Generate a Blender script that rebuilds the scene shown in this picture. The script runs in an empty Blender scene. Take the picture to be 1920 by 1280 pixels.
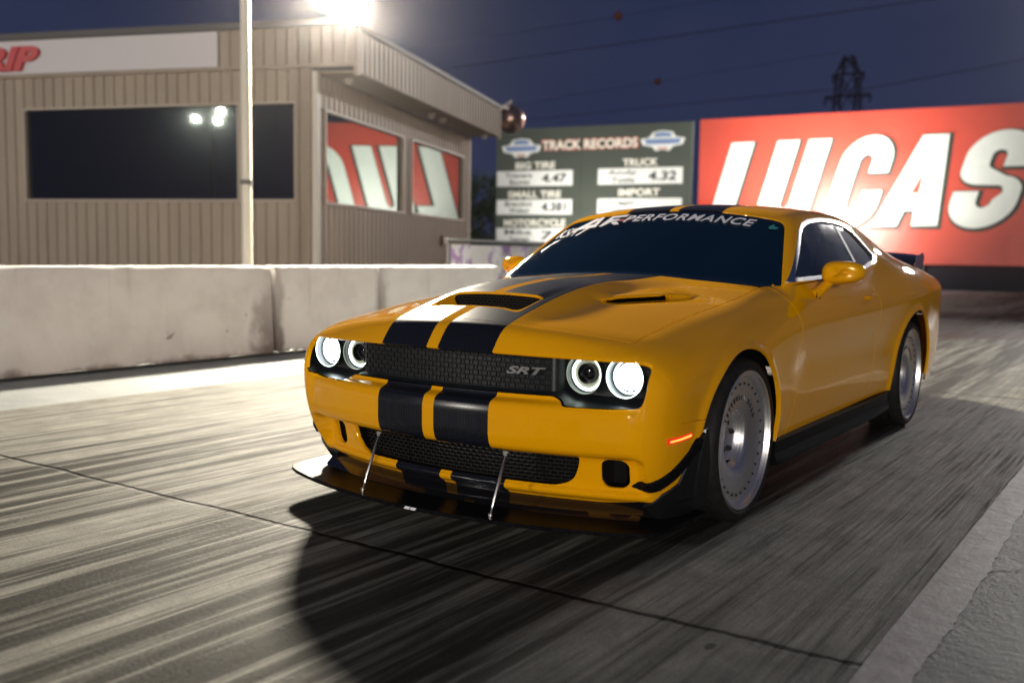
import bpy, bmesh, math, random
import numpy as np
from mathutils import Vector, Matrix

SC = bpy.context.scene
COL = SC.collection
PI = math.pi

# ------------------------------------------------------------------ maths
def spline(xs, ys):
    xs = np.array(xs, float); ys = np.array(ys, float); n = len(xs)
    h = np.diff(xs); d = np.diff(ys) / h
    m = np.zeros(n)                       # PCHIP slopes: no overshoot
    for i in range(1, n - 1):
        if d[i-1] * d[i] > 0:
            w1 = 2*h[i] + h[i-1]; w2 = h[i] + 2*h[i-1]
            m[i] = (w1 + w2) / (w1/d[i-1] + w2/d[i])
    m[0] = d[0]; m[-1] = d[-1]
    def f(x):
        x = np.asarray(x, float)
        xc = np.clip(x, xs[0], xs[-1])
        i = np.clip(np.searchsorted(xs, xc) - 1, 0, n - 2)
        t = (xc - xs[i]) / h[i]
        r = ((1+2*t)*(1-t)**2*ys[i] + t*(1-t)**2*h[i]*m[i] + t*t*(3-2*t)*ys[i+1] + t*t*(t-1)*h[i]*m[i+1])
        return r + np.where(x < xs[0], (x-xs[0])*m[0], 0) + np.where(x > xs[-1], (x-xs[-1])*m[-1], 0)
    return f

def natspline(xs, ys):                    # C2 natural cubic spline
    xs = np.array(xs, float); ys = np.array(ys, float); n = len(xs)
    h = np.diff(xs); A = np.zeros((n, n)); b = np.zeros(n); A[0, 0] = A[-1, -1] = 1
    for i in range(1, n-1):
        A[i, i-1] = h[i-1]; A[i, i] = 2*(h[i-1]+h[i]); A[i, i+1] = h[i]
        b[i] = 6*((ys[i+1]-ys[i])/h[i] - (ys[i]-ys[i-1])/h[i-1])
    M = np.linalg.solve(A, b)
    def f(x):
        x = np.asarray(x, float); xc = np.clip(x, xs[0], xs[-1])
        i = np.clip(np.searchsorted(xs, xc) - 1, 0, n - 2)
        a = xs[i+1]-xc; c = xc-xs[i]; H = h[i]
        return (M[i]*a**3 + M[i+1]*c**3)/(6*H) + (ys[i]/H - M[i]*H/6)*a + (ys[i+1]/H - M[i+1]*H/6)*c
    return f

def ss(t):
    t = np.clip(t, 0, 1); return t*t*(3-2*t)
def smax(a, b, k):
    h = np.maximum(k - np.abs(a-b), 0)/k
    return np.maximum(a, b) + h*h*h*k/6.0
def smin(a, b, k):
    return -smax(-a, -b, k)

# ------------------------------------------------------------------ car body as an implicit surface
# x: the car's left, y: towards its tail (front axle at 0), z: up
W_Y = natspline([-1.1, -.6, 0, .6, 1.3, 2.2, 2.9, 3.4, 4.2], [.935, .945, .955, .948, .943, .950, .968, .958, .90])
LOWZ = natspline([.05, .2, .30, .42, .60, .80, 1.1], [.085, .050, .028, .010, .002, -.004, -.030])
HB = natspline([0, .05, .10, .25, .55, .85, 1.11, 1.4, 1.8, 2.2, 2.9, 3.3, 3.65, 4.1, 4.6, 5.1],
               [.728, .757, .776, .806, .852, .887, .918, .964, .986, .996, 1.034, 1.085, 1.100, 1.062, .995, .93])
CR = natspline([-.05, 0, .05, .12, .30, .60, 1.0, 1.35, 2.2], [.0, .012, .048, .060, .058, .055, .050, .040, .03])
BUL = natspline([-.2, 0, .1, .15, .22, .36, .6, .93, 1.3, 1.5, 1.8, 2.5], [0, 0, .001, .006, .015, .032, .049, .048, .016, .002, .0, 0])
YC = spline([.05, .15, .18, .205, .215, .235, .30, .352, .362, .372, .395, .44, .50, .535, .550, .566, .60, .70, .80, .95],
            [-.74, -.785, -.80, -.835, -.838, -.822, -.832, -.85, -.885, -.922, -.940, -.948, -.948, -.942, -.930, -.893, -.885, -.93, -.93, -.90])
YO = natspline([.05, .15, .25, .35, .5, .6, .7, .8, .95], [-.76, -.82, -.885, -.938, -.972, -.972, -.94, -.90, -.85])

def lip_y(x):
    a = np.minimum(np.abs(x), .95); return -.925 + .25*a*a

def scoop_w(y):
    return .225 + 0*y

def hood_extra(x, y):
    ax = np.abs(x); s = y - lip_y(x)
    # raised centre bulge, blended in from the scoop rearwards
    b = BUL(s)*ss((.385+.10*ss((s-.8)/.6)-ax)/(.12+.16*ss((s-.8)/.6)))*(1-ss((y-.6)/.3))
    # trough in front of the scoop opening at y=-.50; the lid stands proud behind it
    tr = ss((y+.665+.25*np.maximum(ax-.15, 0))/.13)*(1-ss((y+.5005)/.004))*ss((.236-ax)/.045)
    lid = .007*ss((y+.5005)/.004)*(1-ss((y+.49)/.30))*ss((.25-ax)/.06)
    return b - .058*tr + lid
VA = (.340, -.290); VB = (.600, .215)
def vent_extra(x, y):
    # heat extractor: a drop behind a sharp diagonal edge, rising softly inboard and rearwards
    ax = np.abs(x)
    dx, dy = VB[0]-VA[0], VB[1]-VA[1]; Ln = math.hypot(dx, dy); dx /= Ln; dy /= Ln
    u = (ax-VA[0])*dx + (y-VA[1])*dy
    d = -(ax-VA[0])*dy + (y-VA[1])*dx       # inboard / rearwards
    al = ss((u-.0)/.16)*(1-ss((u-.40)/.20))
    wdt = .05 + .20*ss(u/.45)
    up = .017*ss((d+.001)/.006)*(1-ss((d-.02)/wdt))
    tr = -.012*np.where(d < 0, np.exp(-(d/.06)**2), 1-ss(d/.006))
    return al*(up + tr)

def top_h(x, y):
    ax = np.abs(x); s = y - lip_y(x)
    base = HB(s)
    cr = CR(s)*(1-(ax/.74)**2)
    edge = -1.3*np.maximum(ax-.76, 0)**2
    rear = ss((y-2.7)/.6)
    cr = cr*(1-rear) - .035*rear*ss((.72-ax)/.2)
    return base + cr + edge + hood_extra(x, y) + vent_extra(x, y)

ARCH_F = (-.07, .345, .468, .400, .390)    # y, z, front radius, rear radius, height
ARCH_R = (2.86, .355, .520, .440, .425)
def arch_d(y, z, A):
    yc, zc, rf, rr, rz = A
    r = np.where(y < yc, rf, rr)
    d = np.sqrt(((y-yc)/r)**2 + ((z-zc)/rz)**2)
    return (d-1)*rz

def side_x(y, z):
    w = W_Y(y)
    zc = .752 + .042*y
    zc = zc + .03*ss((y-2.0)/.8)
    low = w - LOWZ(z)
    low = low - .012*np.exp(-((z-.60)/.09)**2)*ss((y-.45)/.3)*(1-ss((y-2.2)/.3))
    t = z - zc
    tc = np.maximum(t, -.08)
    up = w + .004 - (.26*t + 1.55*np.where(t > 0, tc*tc, 0))
    x = -smax(-low, -up, .012)
    for A in (ARCH_F, ARCH_R):
        d = arch_d(y, z, A)
        m = (z > .2)
        x = x + m*(.016*np.exp(-(d/.022)**2)*(d > -.1) + .004*np.exp(-(np.maximum(d, 0)/.10)**2))*ss((d+.05)/.03)
    return x

def front_y(x, z):
    ax = np.abs(x)
    a = np.minimum(ax, 1.0)
    w = ss((ax-.775)/.075)
    wl = w
    return YC(z)*(1-wl) + YO(z)*wl + .25*a*a

def rear_y(x, z):
    a = np.abs(x)
    return 4.08 - .22*a*a - .10*np.maximum(z-.80, 0) - .35*np.maximum(.55-z, 0)

def f_body(x, y, z):
    ax = np.abs(x)
    side = (ax - side_x(y, z))*.97
    front = (front_y(x, z) - y)*.98
    top = (z - top_h(x, y))*.95
    rear = y - rear_y(x, z)
    a = smax(side, front, .20)
    kt = .09 + .05*ss((y+.5)/.4) 
    # nose edge is crisp near the grille, softer over the corners
    kn = .028 + .065*ss((ax-.70)/.2)*1.0
    kk = np.where(y < -.45, kn, kt)
    kk = kn + (kt-kn)*ss((y+.75)/.35)
    a = smax(a, top, kk)
    return smax(a, rear, .18)

ROOFZ = natspline([.7, 1.0, 1.2, 1.5, 1.8, 2.1, 2.4, 2.7, 3.1], [1.30, 1.345, 1.372, 1.405, 1.418, 1.416, 1.396, 1.35, 1.25])
def f_green(x, y, z):
    ax = np.abs(x)
    t = y - .52 - .22*ax*ax
    wz = .935 + .68*t - .09*t*t
    wind = (z - wz)*.84
    roof = z - (ROOFZ(y) - .10*ax*ax - .12*np.maximum(ax-.35, 0)**2)
    tb = y - 2.30 + .10*ax*ax
    back = (z - (1.418 - .29*tb - .04*tb*tb))*.95
    x0 = .862 - .030*(y-1.5)**2*(y < 1.5) - .022*np.maximum(y-1.5, 0)**2
    zz = np.maximum(z-.90, 0)
    side = (ax - (x0 + .04 - .50*zz - .10*np.maximum(z-.98, 0)**2 - 1.0*np.maximum(.90-z, 0)))*.89
    g = smax(roof, back, .12)
    g = smax(g, wind, .05)
    return smax(g, side, .085)

def f_car(x, y, z):
    k = .020 + .13*ss((y-2.25)/.5)
    return smin(f_body(x, y, z), f_green(x, y, z), k)

def solve(O, D, tmax=1.6, f=f_car, n=46):
    """first outward exit of the body along O + t D (O inside)"""
    lo = np.zeros(len(O)); hi = np.full(len(O), tmax)
    # coarse march so that the first crossing is found
    T = np.linspace(0, tmax, 110)
    found = np.zeros(len(O), bool)
    for i in range(1, len(T)):
        P = O + D*T[i]
        v = f(P[:, 0], P[:, 1], P[:, 2]) > 0
        new = v & ~found
        lo[new] = T[i-1]; hi[new] = T[i]; found |= v
    for _ in range(26):
        m = (lo+hi)/2; P = O + D*m[:, None]
        v = f(P[:, 0], P[:, 1], P[:, 2]) > 0
        hi = np.where(v, m, hi); lo = np.where(v, lo, m)
    return O + D*((lo+hi)/2)[:, None]

def grad(P, f=f_car, e=.0015):
    g = np.zeros_like(P)
    for i in range(3):
        d = np.zeros(3); d[i] = e
        A = P+d; B = P-d
        g[:, i] = f(A[:, 0], A[:, 1], A[:, 2]) - f(B[:, 0], B[:, 1], B[:, 2])
    return g/np.maximum(np.linalg.norm(g, axis=1), 1e-9)[:, None]

class Patch:
    """quad grid on the body: P (n,3), quads"""
    def __init__(s, O, D, nu, nv, f=f_car, tmax=1.6):
        s.P = solve(O, D, tmax, f); s.f = f
        idx = np.arange(nu*nv).reshape(nu, nv)
        s.polys = np.stack([idx[:-1, :-1], idx[1:, :-1], idx[1:, 1:], idx[:-1, 1:]], -1).reshape(-1, 4)

def clip(P, polys, g):
    """keep g(P) <= 0.  P array, polys list of index tuples"""
    v = g(P[:, 0], P[:, 1], P[:, 2])
    v = np.where(np.abs(v) < 1e-7, -1e-7, v)
    newP = list(); cache = {}; out = []
    base = len(P)
    neg = v <= 0
    def cut(a, b):
        k = (a, b) if a < b else (b, a)
        if k in cache: return cache[k]
        A, B = P[k[0]], P[k[1]]; va, vb = v[k[0]], v[k[1]]
        lo, hi = (0., 1.)
        t = va/(va-vb)
        for _ in range(3):
            M = A + (B-A)*t
            vm = float(g(M[0:1], M[1:2], M[2:3])[0])
            if (vm <= 0) == (va <= 0): lo = t
            else: hi = t
            if abs(vm) < 1e-6: break
            # secant inside bracket
            if (vm <= 0) == (va <= 0): t = t + (1-t)*abs(vm)/(abs(vm)+abs(vb))*1.0
            else: t = t*abs(va)/(abs(va)+abs(vm))
            t = min(max(t, lo), hi)
        newP.append(A + (B-A)*t); cache[k] = base + len(newP) - 1
        return cache[k]
    for p in polys:
        s = [neg[i] for i in p]
        if all(s): out.append(tuple(p)); continue
        if not any(s): continue
        q = []
        n = len(p)
        for i in range(n):
            a, b = p[i], p[(i+1) % n]
            if neg[a]: q.append(int(a))
            if neg[a] != neg[b]: q.append(cut(int(a), int(b)))
        if len(q) >= 3: out.append(tuple(q))
    if newP: P = np.vstack([P, np.array(newP)])
    return P, out

def compact(P, polys):
    used = sorted({i for p in polys for i in p})
    m = {o: n for n, o in enumerate(used)}
    return P[used], [tuple(m[i] for i in p) for p in polys]

def weld(P, polys, tol=2e-5):
    key = {}; m = []; Q = []
    for i, p in enumerate(P):
        k = (round(p[0]/tol/5), round(p[1]/tol/5), round(p[2]/tol/5))
        if k not in key: key[k] = len(Q); Q.append(p)
        m.append(key[k])
    out = []
    for p in polys:
        q = []
        for i in p:
            j = m[i]
            if not q or q[-1] != j: q.append(j)
        if len(q) > 1 and q[0] == q[-1]: q.pop()
        if len(set(q)) >= 3: out.append(tuple(q))
    return np.array(Q), out

def mirror(P, polys):
    n = len(P)
    M = P*np.array([-1, 1, 1])
    return np.vstack([P, M]), list(polys) + [tuple(i+n for i in reversed(p)) for p in polys]

def add_obj(name, me, mat, parent=None):
    o = bpy.data.objects.new(name, me); COL.objects.link(o)
    if mat is not None:
        for m in (mat if isinstance(mat, (list, tuple)) else [mat]): me.materials.append(m)
    if parent is not None: o.parent = parent
    return o

def panel(name, P, polys, mat, parent, f=f_car, flange=.014, offset=0.0, skip=None):
    """panel mesh with exact surface normals and an edge turned inward"""
    P, polys = compact(P, polys)
    if not len(polys): return None
    N = grad(P, f)
    if offset: P = P + N*offset
    # make winding agree with the outward normal
    c = 0
    for p in polys[::max(1, len(polys)//40)]:
        a, b, d = P[p[0]], P[p[1]], P[p[2]]
        c += 1 if np.dot(np.cross(b-a, d-a), N[p[0]]) > 0 else -1
    if c < 0: polys = [tuple(reversed(p)) for p in polys]
    nv = len(P); faces = list(polys); normals = [N[i] for i in range(nv)]
    verts = [tuple(v) for v in P]
    if flange:
        cnt = {}
        for p in polys:
            for i in range(len(p)):
                a, b = p[i], p[(i+1) % len(p)]
                k = (min(a, b), max(a, b)); cnt.setdefault(k, []).append((a, b))
        top = {}; bot = {}
        bd = [e[0] for e in cnt.values() if len(e) == 1]
        if skip is not None:
            bd = [(a, b) for a, b in bd if not skip((P[a]+P[b])/2)]
        en = {}
        for a, b in bd:
            t = P[b]-P[a]; nn = np.cross(t, N[a]+N[b]); L = np.linalg.norm(nn)
            if L > 1e-12: nn = nn/L
            for i in (a, b): en[i] = en.get(i, 0) + nn
        for i, nn in en.items():
            L = np.linalg.norm(nn); nn = nn/L if L > 1e-9 else N[i]
            top[i] = len(verts); verts.append(tuple(P[i])); n1 = nn*.75 + N[i]*.65; normals.append(n1/np.linalg.norm(n1))
            bot[i] = len(verts); verts.append(tuple(P[i]-N[i]*flange - nn*.001)); normals.append(nn)
        for a, b in bd:
            faces.append((b, a, bot[a], bot[b])) if False else faces.append((top[b], top[a], bot[a], bot[b]))
    me = bpy.data.meshes.new(name)
    me.from_pydata(verts, [], faces); me.update()
    me.polygons.foreach_set('use_smooth', [True]*len(me.polygons))
    me.normals_split_custom_set_from_vertices([tuple(n) for n in normals])
    return add_obj(name, me, mat, parent)
# ------------------------------------------------------------------ materials
def new_mat(name):
    m = bpy.data.materials.new(name); m.use_nodes = True
    nt = m.node_tree; b = nt.nodes['Principled BSDF']
    return m, nt, b
def N(nt, t, **kw):
    n = nt.nodes.new(t)
    for k, v in kw.items():
        if k.startswith('in_'):
            n.inputs[int(k[3:]) if k[3:].isdigit() else k[3:]].default_value = v
        else: setattr(n, k, v)
    return n
def L(nt, a, b): nt.links.new(a, b)
def simple(name, col, rough=.5, metal=0., coat=0., emit=None, es=1., spec=.5, ior=None):
    m, nt, b = new_mat(name)
    b.inputs['Base Color'].default_value = (*col, 1); b.inputs['Roughness'].default_value = rough
    b.inputs['Metallic'].default_value = metal; b.inputs['Coat Weight'].default_value = coat
    b.inputs['Coat Roughness'].default_value = .03
    b.inputs['Specular IOR Level'].default_value = spec
    if ior: b.inputs['IOR'].default_value = ior
    if emit: b.inputs['Emission Color'].default_value = (*emit, 1); b.inputs['Emission Strength'].default_value = es
    return m
def ramp(nt, fac, stops):
    r = N(nt, 'ShaderNodeValToRGB'); e = r.color_ramp.elements
    while len(e) > 1: e.remove(e[0])
    e[0].position = stops[0][0]; e[0].color = (*stops[0][1], 1)
    for p, c in stops[1:]:
        q = e.new(p); q.color = (*c, 1)
    L(nt, fac, r.inputs[0]); return r.outputs[0]
def objco(nt, scale=(1, 1, 1), rot=(0, 0, 0)):
    t = N(nt, 'ShaderNodeTexCoord'); m = N(nt, 'ShaderNodeMapping')
    m.inputs['Scale'].default_value = scale; m.inputs['Rotation'].default_value = rot
    L(nt, t.outputs['Object'], m.inputs[0]); return m.outputs[0]
def noise(nt, co, scale, detail=4, rough=.55, dist=0.):
    n = N(nt, 'ShaderNodeTexNoise'); L(nt, co, n.inputs['Vector'])
    n.inputs['Scale'].default_value = scale; n.inputs['Detail'].default_value = detail
    n.inputs['Roughness'].default_value = rough; n.inputs['Distortion'].default_value = dist
    return n.outputs[0]
def math_(nt, op, a, b=None, clamp=False):
    n = N(nt, 'ShaderNodeMath', operation=op); n.use_clamp = clamp
    for i, v in enumerate((a, b)):
        if v is None: continue
        if hasattr(v, 'is_linked'): L(nt, v, n.inputs[i])
        else: n.inputs[i].default_value = v
    return n.outputs[0]
def mixc(nt, fac, a, b, mode='MIX'):
    n = N(nt, 'ShaderNodeMix', data_type='RGBA', blend_type=mode)
    for i, v in ((0, fac), (6, a), (7, b)):
        if hasattr(v, 'is_linked'): L(nt, v, n.inputs[i])
        elif i == 0: n.inputs[0].default_value = v
        else: n.inputs[i].default_value = (*v, 1)
    return n.outputs[2]
def bump(nt, h, strength, dist, bsdf):
    b = N(nt, 'ShaderNodeBump'); b.inputs['Strength'].default_value = strength; b.inputs['Distance'].default_value = dist
    L(nt, h, b.inputs['Height']); L(nt, b.outputs[0], bsdf.inputs['Normal'])

MAT = {}
def paint():
    m, nt, b = new_mat('yellow_paint')
    b.inputs['Base Color'].default_value = (.84, .375, .0008, 1); b.inputs['Specular IOR Level'].default_value = 0.
    b.inputs['Roughness'].default_value = .5; b.inputs['Coat Weight'].default_value = .92; b.inputs['Coat Roughness'].default_value = .025
    co = objco(nt); n = noise(nt, co, 900, 2)
    r = N(nt, 'ShaderNodeMapRange'); r.inputs['To Min'].default_value = .38; r.inputs['To Max'].default_value = .48
    L(nt, n, r.inputs[0]); L(nt, r.outputs[0], b.inputs['Roughness'])
    n2 = noise(nt, co, 14, 3)
    r2 = N(nt, 'ShaderNodeMapRange'); r2.inputs['From Min'].default_value = .45; r2.inputs['From Max'].default_value = .8
    r2.inputs['To Min'].default_value = .02; r2.inputs['To Max'].default_value = .06
    L(nt, n2, r2.inputs[0]); L(nt, r2.outputs[0], b.inputs['Coat Roughness'])
    return m
MAT['paint'] = paint()
def stripe():
    m, nt, b = new_mat('carbon_stripe')
    co = objco(nt, (1, 1, 1), (0, 0, PI/4))
    w1 = N(nt, 'ShaderNodeTexWave', wave_type='BANDS', bands_direction='X'); w1.inputs['Scale'].default_value = 42
    w2 = N(nt, 'ShaderNodeTexWave', wave_type='BANDS', bands_direction='Y'); w2.inputs['Scale'].default_value = 42
    L(nt, co, w1.inputs[0]); L(nt, co, w2.inputs[0])
    s = math_(nt, 'MULTIPLY', w1.outputs['Fac'], w2.outputs['Fac'])
    c = ramp(nt, s, [(0, (.006, .007, .012)), (1, (.014, .016, .026))])
    L(nt, c, b.inputs['Base Color'])
    b.inputs['Roughness'].default_value = .24; b.inputs['Specular IOR Level'].default_value = .30
    return m
MAT['stripe'] = stripe()
MAT['black_gloss'] = simple('black_gloss', (.006, .006, .008), .10, coat=.6)
def carbon():
    m, nt, b = new_mat('carbon_gloss'); co = objco(nt)
    c = ramp(nt, noise(nt, co, 60, 3), [(.35, (.004, .004, .005)), (.65, (.010, .010, .012))]); L(nt, c, b.inputs['Base Color'])
    b.inputs['Roughness'].default_value = .25; b.inputs['IOR'].default_value = 1.09
    return m
MAT['carbon'] = carbon()
MAT['black'] = simple('black_plastic', (.008, .008, .009), .5, spec=.3)
MAT['housing'] = simple('lamp_housing_black', (.010, .013, .017), .33)
MAT['skirt'] = simple('skirt_black', (.006, .006, .007), .4, ior=1.12); MAT['liner'] = simple('dark_liner', (.004, .004, .004), .9, spec=.1)
MAT['mesh'] = simple('grille_mesh_black', (.007, .006, .007), .5, spec=.2)
MAT['rubber'] = simple('trim_rubber', (.008, .008, .009), .55)
MAT['chrome'] = simple('chrome', (.82, .83, .85), .22, 1.)
MAT['steel'] = simple('brushed_steel', (.62, .60, .60), .28, 1.)
MAT['badge'] = simple('badge_silver', (.30, .30, .31), .35, .9)
MAT['bolt'] = simple('bolt_dark', (.10, .10, .10), .35, .8)
MAT['white_print'] = simple('white_print', (.80, .78, .86), .5)
MAT['red_print'] = simple('red_print', (.55, .03, .05), .5)
MAT['lamp_on'] = simple('headlamp_lit', (.8, .9, 1), .3, emit=(.86, .96, 1.), es=16)
MAT['halo'] = simple('halo_ring_lit', (.8, .85, .8), .3, emit=(.80, .97, .88), es=4.5)
MAT['halo_dim'] = simple('halo_inner_ring', (.45, .46, .38), .35, emit=(.75, .85, .65), es=.16)
MAT['lens'] = simple('projector_lens', (.004, .005, .006), .04, coat=1.)
MAT['amber'] = simple('marker_lit', (.8, .2, .03), .3, emit=(1., .30, .05), es=2.4)
MAT['amber_dim'] = simple('marker_red', (.45, .03, .01), .25, emit=(1., .03, .01), es=.55)
MAT['red_lit'] = simple('red_spot_lit', (.6, .02, .02), .3, emit=(1., .02, .02), es=1.3)
MAT['tail'] = simple('tail_lamp', (.35, .01, .012), .15, coat=1., emit=(1., .02, .02), es=.25)
def glass():
    m, nt, b = new_mat('tinted_glass')
    b.inputs['Base Color'].default_value = (.0025, .014, .034, 1); b.inputs['Roughness'].default_value = .035
    b.inputs['Specular IOR Level'].default_value = .62
    co = objco(nt); n = noise(nt, co, 3.0, 5, .6)
    r = N(nt, 'ShaderNodeMapRange'); r.inputs['From Min'].default_value = .4; r.inputs['From Max'].default_value = .75
    r.inputs['To Min'].default_value = .02; r.inputs['To Max'].default_value = .10
    L(nt, n, r.inputs[0]); L(nt, r.outputs[0], b.inputs['Roughness'])
    return m
MAT['glass'] = glass()
def tyre():
    m, nt, b = new_mat('tyre_rubber')
    co = objco(nt); n = noise(nt, co, 30, 4)
    c = ramp(nt, n, [(.3, (.010, .010, .011)), (.7, (.022, .021, .021))])
    L(nt, c, b.inputs['Base Color']); b.inputs['Roughness'].default_value = .6; b.inputs['Specular IOR Level'].default_value = .2
    bump(nt, noise(nt, co, 220, 2), .25, .002, b)
    return m
MAT['tyre'] = tyre()
def rimm():
    m, nt, b = new_mat('brushed_rim')
    b.inputs['Base Color'].default_value = (.74, .72, .74, 1); b.inputs['Metallic'].default_value = .92
    b.inputs['Roughness'].default_value = .27; b.inputs['Anisotropic'].default_value = .55
    tg = N(nt, 'ShaderNodeTangent', direction_type='RADIAL', axis='X'); L(nt, tg.outputs[0], b.inputs['Tangent'])
    co = objco(nt)
    sx = N(nt, 'ShaderNodeSeparateXYZ'); L(nt, co, sx.inputs[0])
    r2 = math_(nt, 'ADD', math_(nt, 'MULTIPLY', sx.outputs[1], sx.outputs[1]), math_(nt, 'MULTIPLY', sx.outputs[2], sx.outputs[2]))
    rr = math_(nt, 'SQRT', r2)
    cx = N(nt, 'ShaderNodeCombineXYZ'); L(nt, rr, cx.inputs[0])
    n = noise(nt, cx.outputs[0], 260, 3)
    mr = N(nt, 'ShaderNodeMapRange'); mr.inputs['To Min'].default_value = .18; mr.inputs['To Max'].default_value = .40
    L(nt, n, mr.inputs[0]); L(nt, mr.outputs[0], b.inputs['Roughness'])
    bump(nt, n, .08, .002, b)
    return m
MAT['rim'] = rimm()

# ------------------------------------------------------------------ generic mesh helpers
def mesh_obj(name, verts, faces, mat, parent=None, smooth=False, bevel=0., seg=2, sharp=35):
    me = bpy.data.meshes.new(name); me.from_pydata([tuple(map(float, v)) for v in verts], [], faces); me.update()
    bm = bmesh.new(); bm.from_mesh(me)
    bmesh.ops.recalc_face_normals(bm, faces=bm.faces)
    if bevel:
        ed = [e for e in bm.edges if e.is_manifold and e.calc_face_angle(0) > math.radians(30)]
        bmesh.ops.bevel(bm, geom=ed, offset=bevel, segments=seg, profile=.5, affect='EDGES', clamp_overlap=True)
    for f in bm.faces: f.smooth = smooth
    if smooth:
        for e in bm.edges:
            if len(e.link_faces) == 2 and e.calc_face_angle(0) > math.radians(sharp): e.smooth = False
    bm.to_mesh(me); bm.free()
    return add_obj(name, me, mat, parent)

class MB:
    """collects shapes and links them as one mesh object"""
    def __init__(s): s.v = []; s.f = []; s.mi = []; s.cur = 0
    def add(s, v, f):
        b = len(s.v); s.v += [tuple(map(float, p)) for p in v]; s.f += [tuple(i+b for i in q) for q in f]; s.mi += [s.cur]*len(f); return s
    def box(s, c, d, M=None, taper=None):
        x, y, z = d[0]/2, d[1]/2, d[2]/2
        v = [Vector((sx*x, sy*y, sz*z)) for sz in (-1, 1) for sy in (-1, 1) for sx in (-1, 1)]
        if M is not None: v = [M @ p for p in v]
        v = [p+Vector(c) for p in v]
        return s.add(v, [(0, 2, 3, 1), (4, 5, 7, 6), (0, 1, 5, 4), (2, 6, 7, 3), (0, 4, 6, 2), (1, 3, 7, 5)])
    def tube(s, pts, r, n=10, cap=True, closed=False):
        pts = [Vector(p) for p in pts]; m = len(pts)
        rs = r if hasattr(r, '__len__') else [r]*m
        v = []; f = []; up = None
        for i, p in enumerate(pts):
            if closed: t = pts[(i+1) % m]-pts[i-1]
            else: t = pts[min(i+1, m-1)]-pts[max(i-1, 0)]
            t.normalize()
            if up is None:
                up = Vector((0, 0, 1)) if abs(t.z) < .9 else Vector((1, 0, 0))
            a = up - t*up.dot(t); a.normalize(); up = a; b = t.cross(a)
            for k in range(n):
                q = 2*PI*k/n; v.append(p + a*math.cos(q)*rs[i] + b*math.sin(q)*rs[i])
        mm = m if closed else m-1
        for i in range(mm):
            for k in range(n):
                j = (i+1) % m
                f.append((i*n+k, i*n+(k+1) % n, j*n+(k+1) % n, j*n+k))
        if cap and not closed:
            f.append(tuple(range(n-1, -1, -1))); f.append(tuple((m-1)*n+k for k in range(n)))
        return s.add(v, f)
    def lathe(s, prof, n=48, M=None, close=False):
        """prof: (axial x, radius) around the local X axis"""
        v = []; f = []
        for (a, r) in prof:
            for k in range(n):
                q = 2*PI*k/n; p = Vector((a, r*math.cos(q), r*math.sin(q)))
                v.append(M @ p if M is not None else p)
        m = len(prof)
        for i in range(m-1):
            for k in range(n):
                f.append((i*n+k, i*n+(k+1) % n, (i+1)*n+(k+1) % n, (i+1)*n+k))
        return s.add(v, f)
    def prism(s, poly, a, b, axis=2, M=None):
        """extrude 2D poly between a and b on axis"""
        n = len(poly); v = []
        for h in (a, b):
            for p in poly:
                q = [0, 0, 0]; o = [i for i in range(3) if i != axis]
                q[o[0]], q[o[1]] = p; q[axis] = h
                q = Vector(q); v.append(M @ q if M is not None else q)
        f = [tuple(range(n)), tuple(range(2*n-1, n-1, -1))]
        for i in range(n):
            j = (i+1) % n; f.append((i, i+n, j+n, j))
        return s.add(v, f)
    def build(s, name, mat, parent=None, smooth=False, bevel=0., seg=2, sharp=35):
        if bevel: return mesh_obj(name, s.v, s.f, mat, parent, smooth, bevel, seg, sharp)
        me = bpy.data.meshes.new(name); me.from_pydata(s.v, [], s.f); me.update()
        if isinstance(mat, (list, tuple)):
            me.polygons.foreach_set('material_index', s.mi)
        bm = bmesh.new(); bm.from_mesh(me)
        bmesh.ops.recalc_face_normals(bm, faces=bm.faces)
        for f in bm.faces: f.smooth = smooth
        if smooth:
            for e in bm.edges:
                if len(e.link_faces) == 2 and e.calc_face_angle(0) > math.radians(sharp): e.smooth = False
        bm.to_mesh(me); bm.free()
        return add_obj(name, me, mat, parent)

def tag(o, label=None, cat=None, group=None, kind=None):
    if label: o['label'] = label
    if cat: o['category'] = cat
    if group: o['group'] = group
    if kind: o['kind'] = kind
    return o
def empty(name, loc=(0, 0, 0), rz=0):
    o = bpy.data.objects.new(name, None); o.location = loc; o.rotation_euler = (0, 0, rz); o.empty_display_size = .2
    COL.objects.link(o); return o
def copy_tree(o, parent=None):
    c = o.copy(); COL.objects.link(c)
    if parent is not None: c.parent = parent
    for ch in list(o.children): copy_tree(ch, c)
    return c
# ------------------------------------------------------------------ the car
def seg_d(px, py, ax, ay, bx, by):
    dx, dy = bx-ax, by-ay; t = np.clip(((px-ax)*dx+(py-ay)*dy)/(dx*dx+dy*dy), 0, 1)
    return np.hypot(px-ax-t*dx, py-ay-t*dy)
def poly_sdf(poly):
    def g(a, b):
        d = np.full(np.shape(a), 1e9); ins = np.zeros(np.shape(a), bool); n = len(poly)
        for i in range(n):
            x1, y1 = poly[i]; x2, y2 = poly[(i+1) % n]
            d = np.minimum(d, seg_d(a, b, x1, y1, x2, y2))
            c = (y1 > b) != (y2 > b)
            with np.errstate(divide='ignore', invalid='ignore'):
                xx = (x2-x1)*(b-y1)/(y2-y1 if y2 != y1 else 1e-9)+x1
            ins ^= c & (a < xx)
        return np.where(ins, -d, d)
    return g

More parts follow.
